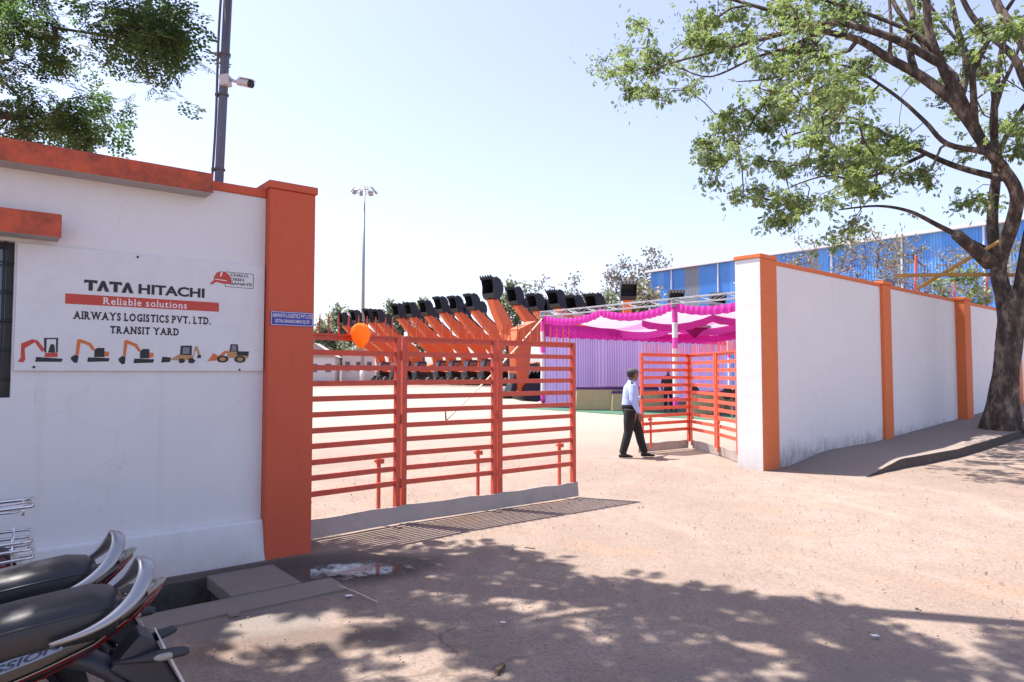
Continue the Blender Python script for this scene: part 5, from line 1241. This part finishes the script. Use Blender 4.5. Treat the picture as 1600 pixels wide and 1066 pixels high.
def motorbike(label, loc, head, paint, rail=True, rack=False, decal=True):
    o = thing('motorcycle', label, 'motorcycle', loc, head, 'motorcycles parked by the gatehouse')
    def bs(mb, n, m, p=o, **k): return mb.build(n, m, p, world=False, **k)
    wheel(o, 0, .30, .10, bs); wheel(o, 1.26, .30, .085, bs)
    # seat: two-up, stepped, rounded rear
    S_ = [(-.315, .782, .03, .02), (-.305, .782, .075, .052), (-.275, .784, .108, .076), (-.21, .784, .125, .086), (-.05, .772, .130, .082), (.10, .756, .132, .080), (.24, .738, .136, .078), (.38, .722, .128, .072), (.52, .722, .10, .066), (.64, .742, .07, .058), (.70, .757, .04, .04)]
    mb = MB(); mb.rings([sect(x, z, hw, hh, 24, 3.0) for x, z, hw, hh in S_]); st = bs(mb, 'seat', M['seat'], smooth=True)
    # piping along the seat edge
    for s in (-1, 1):
        MB_ = MB(); MB_.tube([Vector((x, s*(hw*.965), z+hh*.45)) for x, z, hw, hh in S_[2:-1]], .0045, 6); bs(MB_, 'piping', M['bikegrey'], st, smooth=True)
    # tail fairing sweeping up to the rear
    T_ = [(.42, .60, .125, .085), (.25, .625, .135, .09), (.08, .655, .135, .088), (-.08, .680, .125, .080), (-.16, .695, .115, .070), (-.22, .70, .10, .055), (-.26, .705, .08, .04), (-.28, .705, .05, .025), (-.285, .705, .02, .01)] if rack else [(0.420, .60, .125, .085), (0.250, .625, .135, .09), (0.080, .655, .135, .088), (-0.080, .690, .125, .080), (-0.220, .728, .105, .066), (-0.306, .768, .078, .048), (-0.376, .806, .050, .030), (-0.415, .832, .026, .014), (-0.427, .840, .008, .005)]
    mb = MB(); mb.rings([sect(x, z, hw, hh, 20, 2.4) for x, z, hw, hh in T_]); tf = bs(mb, 'tail_fairing', M['bikeblack'], smooth=True)
    def side_strip(name, m, z0f, z1f, i0, i1, par, offs=.004):
        for s in (-1, 1):
            mb = MB(); up = []; dn = []
            idx = np.linspace(i0, i1, 14)
            for t in idx:
                i = int(min(len(T_)-2, math.floor(t))); f = t-i; x, z, hw, hh = [a+(b-a)*f for a, b in zip(T_[i], T_[i+1])]
                k = min(1, (t-i0)/1.2+.15)
                for lst, zf in ((up, z1f), (dn, z0f+(z1f-z0f)*(1-k)*.6)):
                    yy = hw*(1-min(.999, abs(zf))**2.4)**(1/2.4)+offs; lst.append(Vector((x, s*yy, z+hh*zf)))
            n = len(up); mb.add(up+dn, [(k, k+1, n+k+1, n+k) for k in range(n-1)]); bs(mb, name, m, par, smooth=True)
    side_strip('red_stripe', M['bikered'], -.78, -.30, 0, 6.6, tf)
    side_strip('silver_line', M['lens_smoke'], -.30, -.24, 0, 5.2, tf, .005)
    side_strip('decal_band', M['decal'], .20, .55, 0.2, 3.4, tf, .005)
    if decal:
        mb = MB()
        def DF(x, y, z):
            xx = .115-x+z*-.5; xs = [q[0] for q in T_][::-1]
            zc_ = float(np.interp(xx, xs, [q[1] for q in T_][::-1])); hw = float(np.interp(xx, xs, [q[2] for q in T_][::-1])); hh = float(np.interp(xx, xs, [q[3] for q in T_][::-1]))
            zz = .032+z-.010; return Vector((xx, hw*(1-min(.99, abs(zz/hh))**2.4)**(1/2.4)+.0065, zc_+zz))
        text_on(mb, 'PASSION', .0, .24, .0, .020, DF, 0, .02); bs(mb, 'lettering', M['bikeblack'], tf)
    # tail lamp: pale lens cap, smoked band, red underside
    if not rack:
     mb = MB(); mb.rings([sect(x, z, hw, hh, 16, 2.2) for x, z, hw, hh in ((-0.384, .832, .050, .022), (-0.415, .850, .038, .018), (-0.438, .862, .024, .012), (-0.450, .868, .006, .004))]); tl = bs(mb, 'tail_lamp', M['lens_smoke'], smooth=True)
     mb = MB(); mb.rings([sect(x, z, hw, hh, 16, 2.2) for x, z, hw, hh in ((-0.337, .770, .062, .034), (-0.399, .815, .044, .024), (-0.436, .846, .018, .010))]); bs(mb, 'lens', M['lens_red'], tl, smooth=True)
     for s in (-1, 1):
        mb = MB(); mb.add([Vector((-.22, s*.100, .778)), Vector((-.306, s*.077, .822)), Vector((-.31, s*.083, .808)), Vector((-.225, s*.106, .764))], [(0, 1, 2, 3)])
        bs(mb, 'trim_panel', M['lens_smoke'], tf); mb = MB(); mb.add([Vector((-.23, s*.108, .760)), Vector((-.306, s*.084, .802)), Vector((-.309, s*.086, .796)), Vector((-.232, s*.110, .752))], [(0, 1, 2, 3)])
        bs(mb, 'trim_panel', M['lens_smoke'], tf)
    if rail:
        # broad flat grab rail looping up behind the seat
        path = []
        ctrl = [(-.10, .150, .748), (-.19, .154, .768), (-.27, .146, .800), (-.335, .122, .848), (-.37, .082, .900), (-.378, .035, .930), (-.375, 0, .937)]
        c2 = ctrl+[(x, -y, z) for x, y, z in ctrl[-2::-1]]; pts = catmull(c2, 5); n = len(pts); R_ = []
        for i, p in enumerate(pts):
            d = (pts[min(i+1, n-1)]-pts[max(i-1, 0)]).normalized(); out = Vector((-.25, p.y*2.2, .55)); out -= d*out.dot(d); out.normalize(); s_ = d.cross(out)
            f = abs(i/(n-1)-.5)*2; w = .026*(1-f**1.8)+.004; th = .011
            # ribbon: wide across s_, thin along out
            R_.append([p+s_*(w*cos(a))+out*(th*sin(a)) for a in [2*pi*k/14 for k in range(14)]])
        mb = MB(); mb.rings(R_); bs(mb, 'grab_rail', M['silver'], smooth=True)
    # rear mudguard, plate bracket and indicators
    mb = MB(); R_ = []
    for t in np.linspace(radians(52), radians(168), 14):
        r = .375; x, z = cos(t)*r, .30+sin(t)*r; w = .085-.012*(t-radians(52))
        nx, nz = cos(t), sin(t); R_.append([Vector((x+nx*a, b, z+nz*a)) for a, b in ((0, -w), (.035, -w*.8), (.055, 0), (.035, w*.8), (0, w), (.012, w*.7), (.03, 0), (.012, -w*.7))])
    mb.rings(R_); bs(mb, 'mudguard', M['bikegrey'], smooth=True)
    mb = MB(); mb.prism([(-.27, .60), (-.36, .70), (-.40, .68), (-.52, .44), (-.48, .42)], I3, -.065, .065); pb_ = bs(mb, 'plate_bracket', M['bikegrey'], bevel=.01)
    mb = MB(); mb.add([Vector((-.425, -.10, .66)), Vector((-.425, .10, .66)), Vector((-.52, .10, .455)), Vector((-.52, -.10, .455)), Vector((-.430, -.10, .66)), Vector((-.430, .10, .66)), Vector((-.526, .10, .455)), Vector((-.526, -.10, .455))], [(0, 1, 2, 3), (7, 6, 5, 4), (0, 4, 5, 1), (2, 6, 7, 3), (1, 5, 6, 2), (0, 3, 7, 4)]); bs(mb, 'number_plate', M['camwhite'], pb_)
    for s in (() if rack else (-1, 1)):
        mb = MB(); mb.rings([[Vector((-.33+d[0], s*d[1], .620+d[2]))+Vector((0, cos(2*pi*k/12)*r, sin(2*pi*k/12)*r*.85)) for k in range(12)] for d, r in (((.05, .05, 0), .012), ((-.02, .07, .0), .014), ((-.06, .085, .004), .021), ((-.12, .105, .010), .022), ((-.16, .12, .014), .020), ((-.175, .124, .015), .012))]); tn = bs(mb, 'indicator', M['bikegrey'], smooth=True)
        mb = MB(); mb.ball((-.43, s*.122, .629), (.035, .009, .013)); bs(mb, 'lens', M['lens_smoke'], tn, smooth=True)
    if rack:
        def loop(z, x0, x1, w, rr=.009, tilt=0):
            c = [(x0, w, z), (x1+.05, w, z+tilt*.8), (x1+.012, w*.85, z+tilt), (x1, w*.5, z+tilt), (x1, -w*.5, z+tilt), (x1+.012, -w*.85, z+tilt), (x1+.05, -w, z+tilt*.8), (x0, -w, z)]
            return catmull([Vector(p) for p in c], 4)
        mb = MB()
        mb.tube(loop(.90, .05, -.50, .13, tilt=.02), .010, 8); mb.tube(loop(.885, .05, -.44, .07), .007, 8)
        for y in (-.04, .04): mb.tube([(.05, y, .885), (-.49, y, .915)], .006, 6)
        for y in (-.1, .1): mb.tube([(-.46, y, .915), (-.46, y, .87)], .006, 6); mb.tube([(-.30, y, .895), (-.20, y, .78), (-.05, y, .74)], .009, 8)
        bs(mb, 'luggage_rack', M['chrome'], smooth=True)
        mb = MB()
        for z, x1 in ((.755, -.50), (.715, -.50), (.66, -.51), (.60, -.50)): mb.tube(loop(z-.02, .0, x1, .17, tilt=.015 if z > .7 else .03), .008, 8)
        for y in (-.165, .165): mb.tube([(-.42, y, .77), (-.42, y, .62)], .006, 6)
        bs(mb, 'side_guard', M['chrome'], smooth=True)
        mb = MB(); mb.ball((-.30, 0, .83), (.06, .05, .055)); bs(mb, 'top_lamp', M['lens_red'], smooth=True)
        mb = MB(); mb.ball((-.36, .0, .62), (.07, .10, .07)); bs(mb, 'lower_lamp', M['lens_red'], smooth=True)
    # rest of the machine
    mb = MB(); mb.rings([sect(x, z, hw, hh, 20, 2.5) for x, z, hw, hh in ((.60, .76, .07, .05), (.68, .82, .12, .10), (.80, .85, .15, .12), (.95, .87, .145, .12), (1.06, .86, .10, .09), (1.10, .85, .05, .05))]); bs(mb, 'fuel_tank', paint, smooth=True)
    mb = MB(); mb.rings([sect(x, z, hw, hh, 12, 3) for x, z, hw, hh in ((.38, .42, .10, .10), (.5, .42, .14, .16), (.78, .45, .14, .18), (.9, .48, .08, .12))]); bs(mb, 'engine', M['bikegrey'])
    mb = MB(); mb.tube([(.2, -.13, .36), (-.15, -.15, .40), (-.42, -.16, .46)], [.03, .055, .05], 12); bs(mb, 'exhaust', M['chrome'], smooth=True)
    mb = MB(); mb.bar((0, .09, .30), (.45, .08, .36), .03, .05); mb.bar((0, -.09, .30), (.45, -.08, .36), .03, .05); bs(mb, 'swingarm', M['bikegrey'])
    for s in (-1, 1):
        mb = MB(); mb.tube([(.02, s*.125, .32), (.12, s*.125, .62)], .032, 10); bs(mb, 'shock_absorber', M['bikered'])
        mb = MB(); mb.tube([(1.26, s*.075, .30), (1.06, s*.075, .92)], .02, 10); bs(mb, 'fork', M['chrome'])
        mb = MB(); mb.tube([(.98, s*.36, 1.02), (.90, s*.44, 1.16)], .006, 6); mb.ball((.90, s*.46, 1.20), (.02, .06, .04)); bs(mb, 'mirror', M['black'])
    mb = MB(); mb.tube(catmull([(.90, .40, 1.0), (1.02, .2, 1.03), (1.06, 0, .97), (1.02, -.2, 1.03), (.90, -.40, 1.0)], 4), .013, 8); bs(mb, 'handlebar', M['bikeblack'], smooth=True)
    mb = MB(); mb.ball((1.18, 0, .93), (.10, .11, .12)); bs(mb, 'headlamp', M['bikeblack'], smooth=True)
    mb = MB(); mb.tube([(.35, .12, .30), (.30, .26, .02)], .011, 7); bs(mb, 'side_stand', M['bikegrey'])
    mb = MB(); R_ = []
    for t in np.linspace(radians(20), radians(150), 10): R_.append([Vector((1.26+cos(t)*(.33+a), b, .30+sin(t)*(.33+a))) for a, b in ((0, -.06), (.02, 0), (0, .06), (-.008, 0))])
    mb.rings(R_); bs(mb, 'front_mudguard', paint, smooth=True)
    return o
HB = radians(215)
motorbike('nearest black motorcycle with red stripe and silver grab rail', (-1.61, 2.235, 0), HB, M['bikeblack'])
motorbike('black motorcycle standing just behind the nearest one, only its seat and rail showing', (-1.93, 2.62, 0), HB+.03, M['bikeblack'], decal=False)
motorbike('red motorcycle at the left edge with chrome luggage rack and side guards', (-2.93, 3.34, 0), HB, M['bikered'], rail=False, rack=True, decal=False)

# ------------------------------------------------------------------ people
def body_mesh(name, build, classify, mats, parent, voxel=.011):
    mb = MB(); build(mb)
    me = bpy.data.meshes.new(name); me.from_pydata(mb.v, [], mb.f); o = bpy.data.objects.new(name, me); COL.objects.link(o)
    r = o.modifiers.new('r', 'REMESH'); r.mode = 'VOXEL'; r.voxel_size = voxel
    s = o.modifiers.new('s', 'SMOOTH'); s.factor = .5; s.iterations = 4
    dg = bpy.context.evaluated_depsgraph_get(); m2 = bpy.data.meshes.new_from_object(o.evaluated_get(dg)); bpy.data.objects.remove(o)
    for m in mats: m2.materials.append(m)
    for p in m2.polygons: p.material_index = classify(p.center); p.use_smooth = True
    o2 = bpy.data.objects.new(name, m2); COL.objects.link(o2); o2.parent = parent; return o2
def hand(mb, w, f, spread, r=.0095, curl=.5, thumb=1):
    # palm from the wrist w along f, fingers side by side along spread, curling towards f x spread
    w, f, sp_ = Vector(w), Vector(f).normalized(), Vector(spread).normalized(); cu = f.cross(sp_)*thumb
    mb.tube([w-f*.02, w+f*.03, w+f*.085], [.024, .036, .034], 10, flat=.55)
    for k, L in enumerate((.070, .080, .076, .058)):
        b = w+f*.082+sp_*(.027-.018*k); a1 = f*cos(curl*.5)+cu*sin(curl*.5); a2 = f*cos(curl*1.3)+cu*sin(curl*1.3)
        mb.tube([b-f*.02, b+a1*L*.5, b+a1*L*.5+a2*L*.5], [r, r*.95, r*.75], 8)
    tbp = w+f*.025+sp_*.03; mb.tube([tbp, tbp+f*.03+sp_*.025+cu*.012, tbp+f*.065+sp_*.022+cu*.03], [r*1.2, r*1.1, r*.8], 8)
def head(mb, c, fwd, s=1.0):
    c = Vector(c); f = Vector(fwd).normalized(); sd = Vector((-f.y, f.x, 0)); Z = Vector((0, 0, 1))
    def el(o, rf, rs, rz, n=16):
        p = c+o
        mb.rings([[p+f*(cos(2*pi*k/n)*sin(pi*j/10)*rf)+sd*(sin(2*pi*k/n)*sin(pi*j/10)*rs)+Z*(-cos(pi*j/10)*rz) for k in range(n)] for j in range(1, 10)])
    el(Z*.025-f*.012, .098*s, .077*s, .095*s); el(f*.022-Z*.035, .072*s, .062*s, .085*s); el(f*.055-Z*.088, .030, .030, .026)
    mb.tube([c+f*.085+Z*.012, c+f*.106-Z*.022, c+f*.088-Z*.034], [.008, .014, .012], 8)      # nose
    mb.tube([c+f*.088-Z*.055+sd*.022, c+f*.096-Z*.055, c+f*.088-Z*.055-sd*.022], [.006, .009, .006], 8)   # lips
    mb.tube([c+f*.082+Z*.020+sd*.045, c+f*.092+Z*.024, c+f*.082+Z*.020-sd*.045], [.008, .007, .008], 8)  # brow
    for k in (-1, 1): el(sd*(k*.078*s)-f*.012-Z*.012, .022, .010, .034, 8)                  # ears
# guard walking to the right, profile to the road
gx, gy = 2.25, 12.95
gd = thing('person', 'man in pale blue uniform shirt, black trousers and cap pushing the half open gate', 'person', (gx, gy, 0), 0)
def gbuild(mb):
    hip = Vector((-.02, 0, .90))
    mb.rings([[Vector((x+cos(2*pi*k/18)*a, sin(2*pi*k/18)*b, z)) for k in range(18)] for x, z, a, b in ((-.02, .80, .12, .15), (-.025, .92, .150, .175), (-.02, 1.00, .158, .172), (-.01, 1.10, .152, .172), (.0, 1.22, .152, .188), (.0, 1.32, .135, .198), (.005, 1.39, .090, .14), (.015, 1.44, .058, .06))])
    mb.tube([(.0, 0, 1.38), (.012, 0, 1.44), (.022, 0, 1.50)], [.062, .055, .055], 12)
    head(mb, (.045, 0, 1.558), (1, .12, 0), .98)
    # rear leg is the near one (-y), straight and trailing; front leg stepping forward
    mb.tube([(-.02, -.085, .90), (-.05, -.09, .68), (-.07, -.09, .48), (-.125, -.09, .28), (-.18, -.09, .09)], [.132, .112, .085, .080, .068], 14)
    mb.tube([(-.0, .085, .90), (.08, .09, .68), (.155, .09, .48), (.20, .09, .28), (.265, .09, .09)], [.132, .112, .085, .080, .068], 14)
    for ax, y in ((-.18, -.09), (.265, .09)):
        mb.rings([[Vector((ax+x, y+cos(2*pi*k/14)*w, .035+zc+sin(2*pi*k/14)*h)) for k in range(14)] for x, w, zc, h in ((-.075, .02, .0, .02), (-.06, .036, .006, .034), (0, .040, .02, .05), (.07, .042, .008, .036), (.14, .044, -.004, .026), (.185, .032, -.008, .018), (.20, .012, -.012, .010))])
    # near arm hanging, slightly forward; far arm reaching to the gate
    mb.tube([(.0, -.185, 1.355), (-.015, -.235, 1.22), (-.015, -.27, 1.08), (.055, -.285, .95), (.11, -.275, .835)], [.080, .070, .060, .052, .034], 12)
    hand(mb, (.112, -.275, .825), (.16, .05, -.98), (.95, 0, .16), curl=.55, thumb=-1)
    mb.tube([(.0, .185, 1.35), (.07, .235, 1.20), (.11, .28, 1.085), (.19, .38, 1.09), (.255, .46, 1.10)], [.080, .070, .060, .050, .034], 12)
    hand(mb, (.258, .465, 1.10), (.4, .85, .05), (0, .1, 1), curl=.8, thumb=1)
def gcls(c):
    if c.z > 1.425 and abs(c.y) < .12: return 0
    if c.z < .095: return 3
    hanging = c.y < -.12 and c.z < .845 and c.x > .045
    reach = c.y > .45 and c.z > 1.0
    if hanging or reach: return 0
    if c.z < .965 and c.y > -.218: return 2
    return 1
body_mesh('body', gbuild, gcls, [M['skin'], M['shirt'], M['trouser'], M['shoe']], gd)
hc = Vector((.045, 0, 1.558)); fw_ = Vector((1, .12, 0)).normalized(); sd_ = Vector((-fw_.y, fw_.x, 0)); Zv = Vector((0, 0, 1))
def dome(rf, rs, rz, z0, o, n=20, j0=0, j1=7):
    return [[hc+Zv*z0+o+fw_*(cos(2*pi*k/n)*cos(pi/2*j/7)*rf)+sd_*(sin(2*pi*k/n)*cos(pi/2*j/7)*rs)+Zv*(sin(pi/2*j/7)*rz) for k in range(n)] for j in range(j0, j1)]
mb = MB(); mb.rings(dome(.112, .090, .088, .042, -fw_*.012)); cp_ = mb.build('cap', M['cap'], gd, world=False, smooth=True)
mb = MB(); R_ = []
for a in np.linspace(-1.05, 1.05, 9):
    p = hc+Zv*.045-fw_*.012; d = fw_*cos(a)+sd_*sin(a)*.82
    R_.append([p+d*.105, p+d*.105+fw_*.095*cos(a*1.2)-Zv*.010*cos(a), p+d*.105+fw_*.095*cos(a*1.2)-Zv*.022*cos(a), p+d*.100-Zv*.006])
mb.rings(R_); mb.build('visor', M['cap'], cp_, world=False)
mb = MB(); R_ = [[hc-fw_*.014+Zv*z+fw_*(cos(t)*rf)+sd_*(sin(t)*rs) for t in np.linspace(radians(75), radians(285), 16)]+[hc-fw_*.014+Zv*z+fw_*(cos(t)*rf*.8)+sd_*(sin(t)*rs*.8) for t in np.linspace(radians(285), radians(75), 16)] for z, rf, rs in ((-.055, .085, .066), (-.02, .104, .082), (.02, .109, .087), (.05, .108, .086))]
mb.rings(R_); mb.build('hair', M['hair'], gd, world=False, smooth=True)
mb = MB(); mb.rings([[Vector((-.024+cos(2*pi*k/24)*a, sin(2*pi*k/24)*b, z)) for k in range(24)] for z, a, b in ((.955, .160, .184), (.99, .163, .180))]); mb.build('belt', M['shoe'], gd, world=False)
for s in (-1, 1): MB().box((.0, s*.125, 1.402), (.05, .11, .012), Matrix.Rotation(-s*radians(20), 3, 'X')).build('epaulette', M['darkcloth'], gd, world=False)
mb = MB(); mb.rings([[Vector((.01+cos(2*pi*k/18)*a, sin(2*pi*k/18)*b, z)) for k in range(18)] for z, a, b in ((1.415, .075, .085), (1.45, .064, .066), (1.448, .058, .060), (1.42, .06, .07))], False); mb.build('collar', M['shirt'], gd, world=False, smooth=True)
mb = MB()
for k in (-1, 1): mb.ball(hc+fw_*.086+sd_*(k*.030)+Zv*.004, .009, 8, 6)
mb.build('eyes', M['hair'], gd, world=False)
# second man standing under the tent
p2 = Vector((6.35, 27.8, 0)); pd_ = thing('person', 'man in dark clothes standing under the tent, seen through the gate bars', 'person', p2, radians(-90))
def pbuild(mb):
    mb.rings([[Vector((x+cos(2*pi*k/18)*a, sin(2*pi*k/18)*b, z)) for k in range(18)] for x, z, a, b in ((0, .82, .10, .15), (0, .94, .12, .17), (.0, 1.1, .118, .165), (.0, 1.28, .125, .19), (0, 1.40, .11, .20), (0, 1.46, .075, .13), (.0, 1.50, .055, .06))])
    mb.tube([(0, 0, 1.44), (.01, 0, 1.52), (.015, 0, 1.58)], [.062, .055, .055], 12); head(mb, (.03, 0, 1.635), (1, 0, 0), 1)
    for s in (-1, 1):
        mb.tube([(0, s*.09, .93), (.0, s*.11, .5), (-.02, s*.12, .09)], [.11, .07, .05], 14)
        mb.rings([[Vector((-.02+x, s*.13+cos(2*pi*k/14)*w, .035+sin(2*pi*k/14)*h)) for k in range(14)] for x, w, h in ((-.075, .02, .02), (0, .042, .05), (.07, .044, .036), (.16, .04, .02), (.2, .015, .01))])
        mb.tube([(0, s*.19, 1.42), (-.01, s*.25, 1.15), (.03, s*.26, .88)], [.066, .05, .03], 12); hand(mb, (.03, s*.26, .875), (.1, 0, -1), (1, 0, .1), curl=.5, thumb=-s)
body_mesh('body', pbuild, lambda c: 0 if (c.z > 1.52 or (abs(c.y) > .22 and c.z < .87)) else (3 if c.z < .09 else (1 if c.z > .95 or abs(c.y) > .21 else 2)), [M['skin'], M['darkcloth'], M['trouser'], M['shoe']], pd_)
hc = Vector((.03, 0, 1.635)); fw_ = Vector((1, 0, 0)); sd_ = Vector((0, 1, 0))
mb = MB(); mb.rings(dome(.108, .086, .085, .035, -fw_*.018)); mb.build('hair', M['hair'], pd_, world=False, smooth=True)
mb = MB()
for k in (-1, 1): mb.ball(hc+fw_*.086+sd_*(k*.030)+Zv*.004, .009, 8, 6)
mb.build('eyes', M['hair'], pd_, world=False)

# ------------------------------------------------------------------ small things on the ground
def chip(name, label, cat, px, py, sx, sy, m, rz, group=None, h=.006):
    p = G(px, py); mb = MB(); n = 7
    ring = [Vector((cos(2*pi*k/n)*sx*(1+.3*sin(k*2.3)), sin(2*pi*k/n)*sy*(1+.3*cos(k*1.7)), 0)) for k in range(n)]
    Rz = Matrix.Rotation(rz, 3, 'Z'); zz = .010
    mb.rings([[p+Rz @ q*1.0+Vector((0, 0, zz)) for q in ring], [p+Rz @ q*.85+Vector((0, 0, zz+h+.3*h*sin(q.x*60))) for q in ring]])
    return tag(mb.build(name, m), label, cat, group)
def scrap(label, px, py, w, l, rz):
    p = G(px, py); mb = MB(); mb.box(p+Vector((0, 0, .016)), (l, w, .003), Matrix.Rotation(rz, 3, 'Z') @ Matrix.Rotation(.12, 3, 'Y')); tag(mb.build('paper_scrap', M['paper']), label, 'paper')
scrap('white paper scrap lying on the road in the right foreground shade', 1367, 997, .025, .05, .3)
scrap('white paper scrap beside the puddle edge', 545, 934, .03, .05, .8)
scrap('tiny white paper scrap left of the road middle', 786, 976, .02, .03, .4)
chip('stone', 'brown stone by the drain kerb', 'stone', 365, 964, .035, .02, M['stone'], .3, h=.03)
chip('stone', 'dark flat stone at the bottom of the road', 'stone', 782, 1050, .05, .018, M['dry'], 1.1, h=.02)
chip('stone', 'small stone on the sunlit road in front of the gate shadow', 'stone', 800, 1000-138, .02, .014, M['stone'], .3, h=.015)
twp = [G(528, 918), G(556, 928), G(590, 944)]; mb = MB(); mb.tube([q+Vector((0, 0, .014)) for q in twp], .004, 6); tag(mb.build('dry_twig', M['rope']), 'pale dry twig lying below the puddle', 'twig')
tw2 = [G(820, 858), G(836, 860)]; mb = MB(); mb.tube([q+Vector((0, 0, .014)) for q in tw2], .005, 6); tag(mb.build('dry_twig', M['dry']), 'short brown twig on the sunny road before the gate', 'twig')
# scattered pebbles and dry leaves nobody could count
def over_pit(x, y):
    dx, dy = x+2.1, y-6.05; u = dx*.777+dy*.63; v = dx*.63-dy*.777
    return v < 1.35 and u < .35 and v > -8
Vq = []
for _ in range(2600):
    x = RNG.uniform(-3, 7); y = RNG.uniform(2.0, 13); s = RNG.uniform(.003, .009)*(1.6 if RNG.random() < .06 else 1)
    if over_pit(x, y): continue
    a = RNG.uniform(0, pi); c, d_ = cos(a)*s, sin(a)*s; z = .008
    q = [np.array([x-c, y-d_, z]), np.array([x+d_, y-c, z]), np.array([x+c, y+d_, z]), np.array([x-d_, y+c, z])]; t = [p*1.0+np.array([0, 0, s*.9]) for p in q]
    cc_ = np.array([x, y, 0]); t = [cc_*np.array([1, 1, 0])*.35+p*np.array([.65, .65, 1]) for p in t]
    Vq.append(t)
    for k in range(4): Vq.append([q[k], q[(k+1) % 4], t[(k+1) % 4], t[k]])
Dq = []
for _ in range(420):
    x = RNG.uniform(-2.6, 9); y = RNG.uniform(2.2, 13.5); a = RNG.uniform(0, 2*pi); l = RNG.uniform(.012, .034); w = l*.38; zz = ground_z(x, y)+.012
    if over_pit(x, y): continue
    d = np.array([cos(a), sin(a), RNG.uniform(-.1, .35)])*l; p_ = np.array([-sin(a), cos(a), RNG.uniform(-.2, .2)])*w; b0 = np.array([x, y, zz])
    Dq.append([b0, b0+d*.5+p_, b0+d, b0+d*.5-p_])
dl = fromquads('dry_leaves', np.array(Dq), M['pods']); tag(dl, 'small dry brown leaves scattered over the road', 'leaves', kind='stuff')
pe = fromquads('pebbles', np.array(Vq), M['stone']); tag(pe, 'fine pebbles and grit scattered over the road', 'pebbles', kind='stuff')
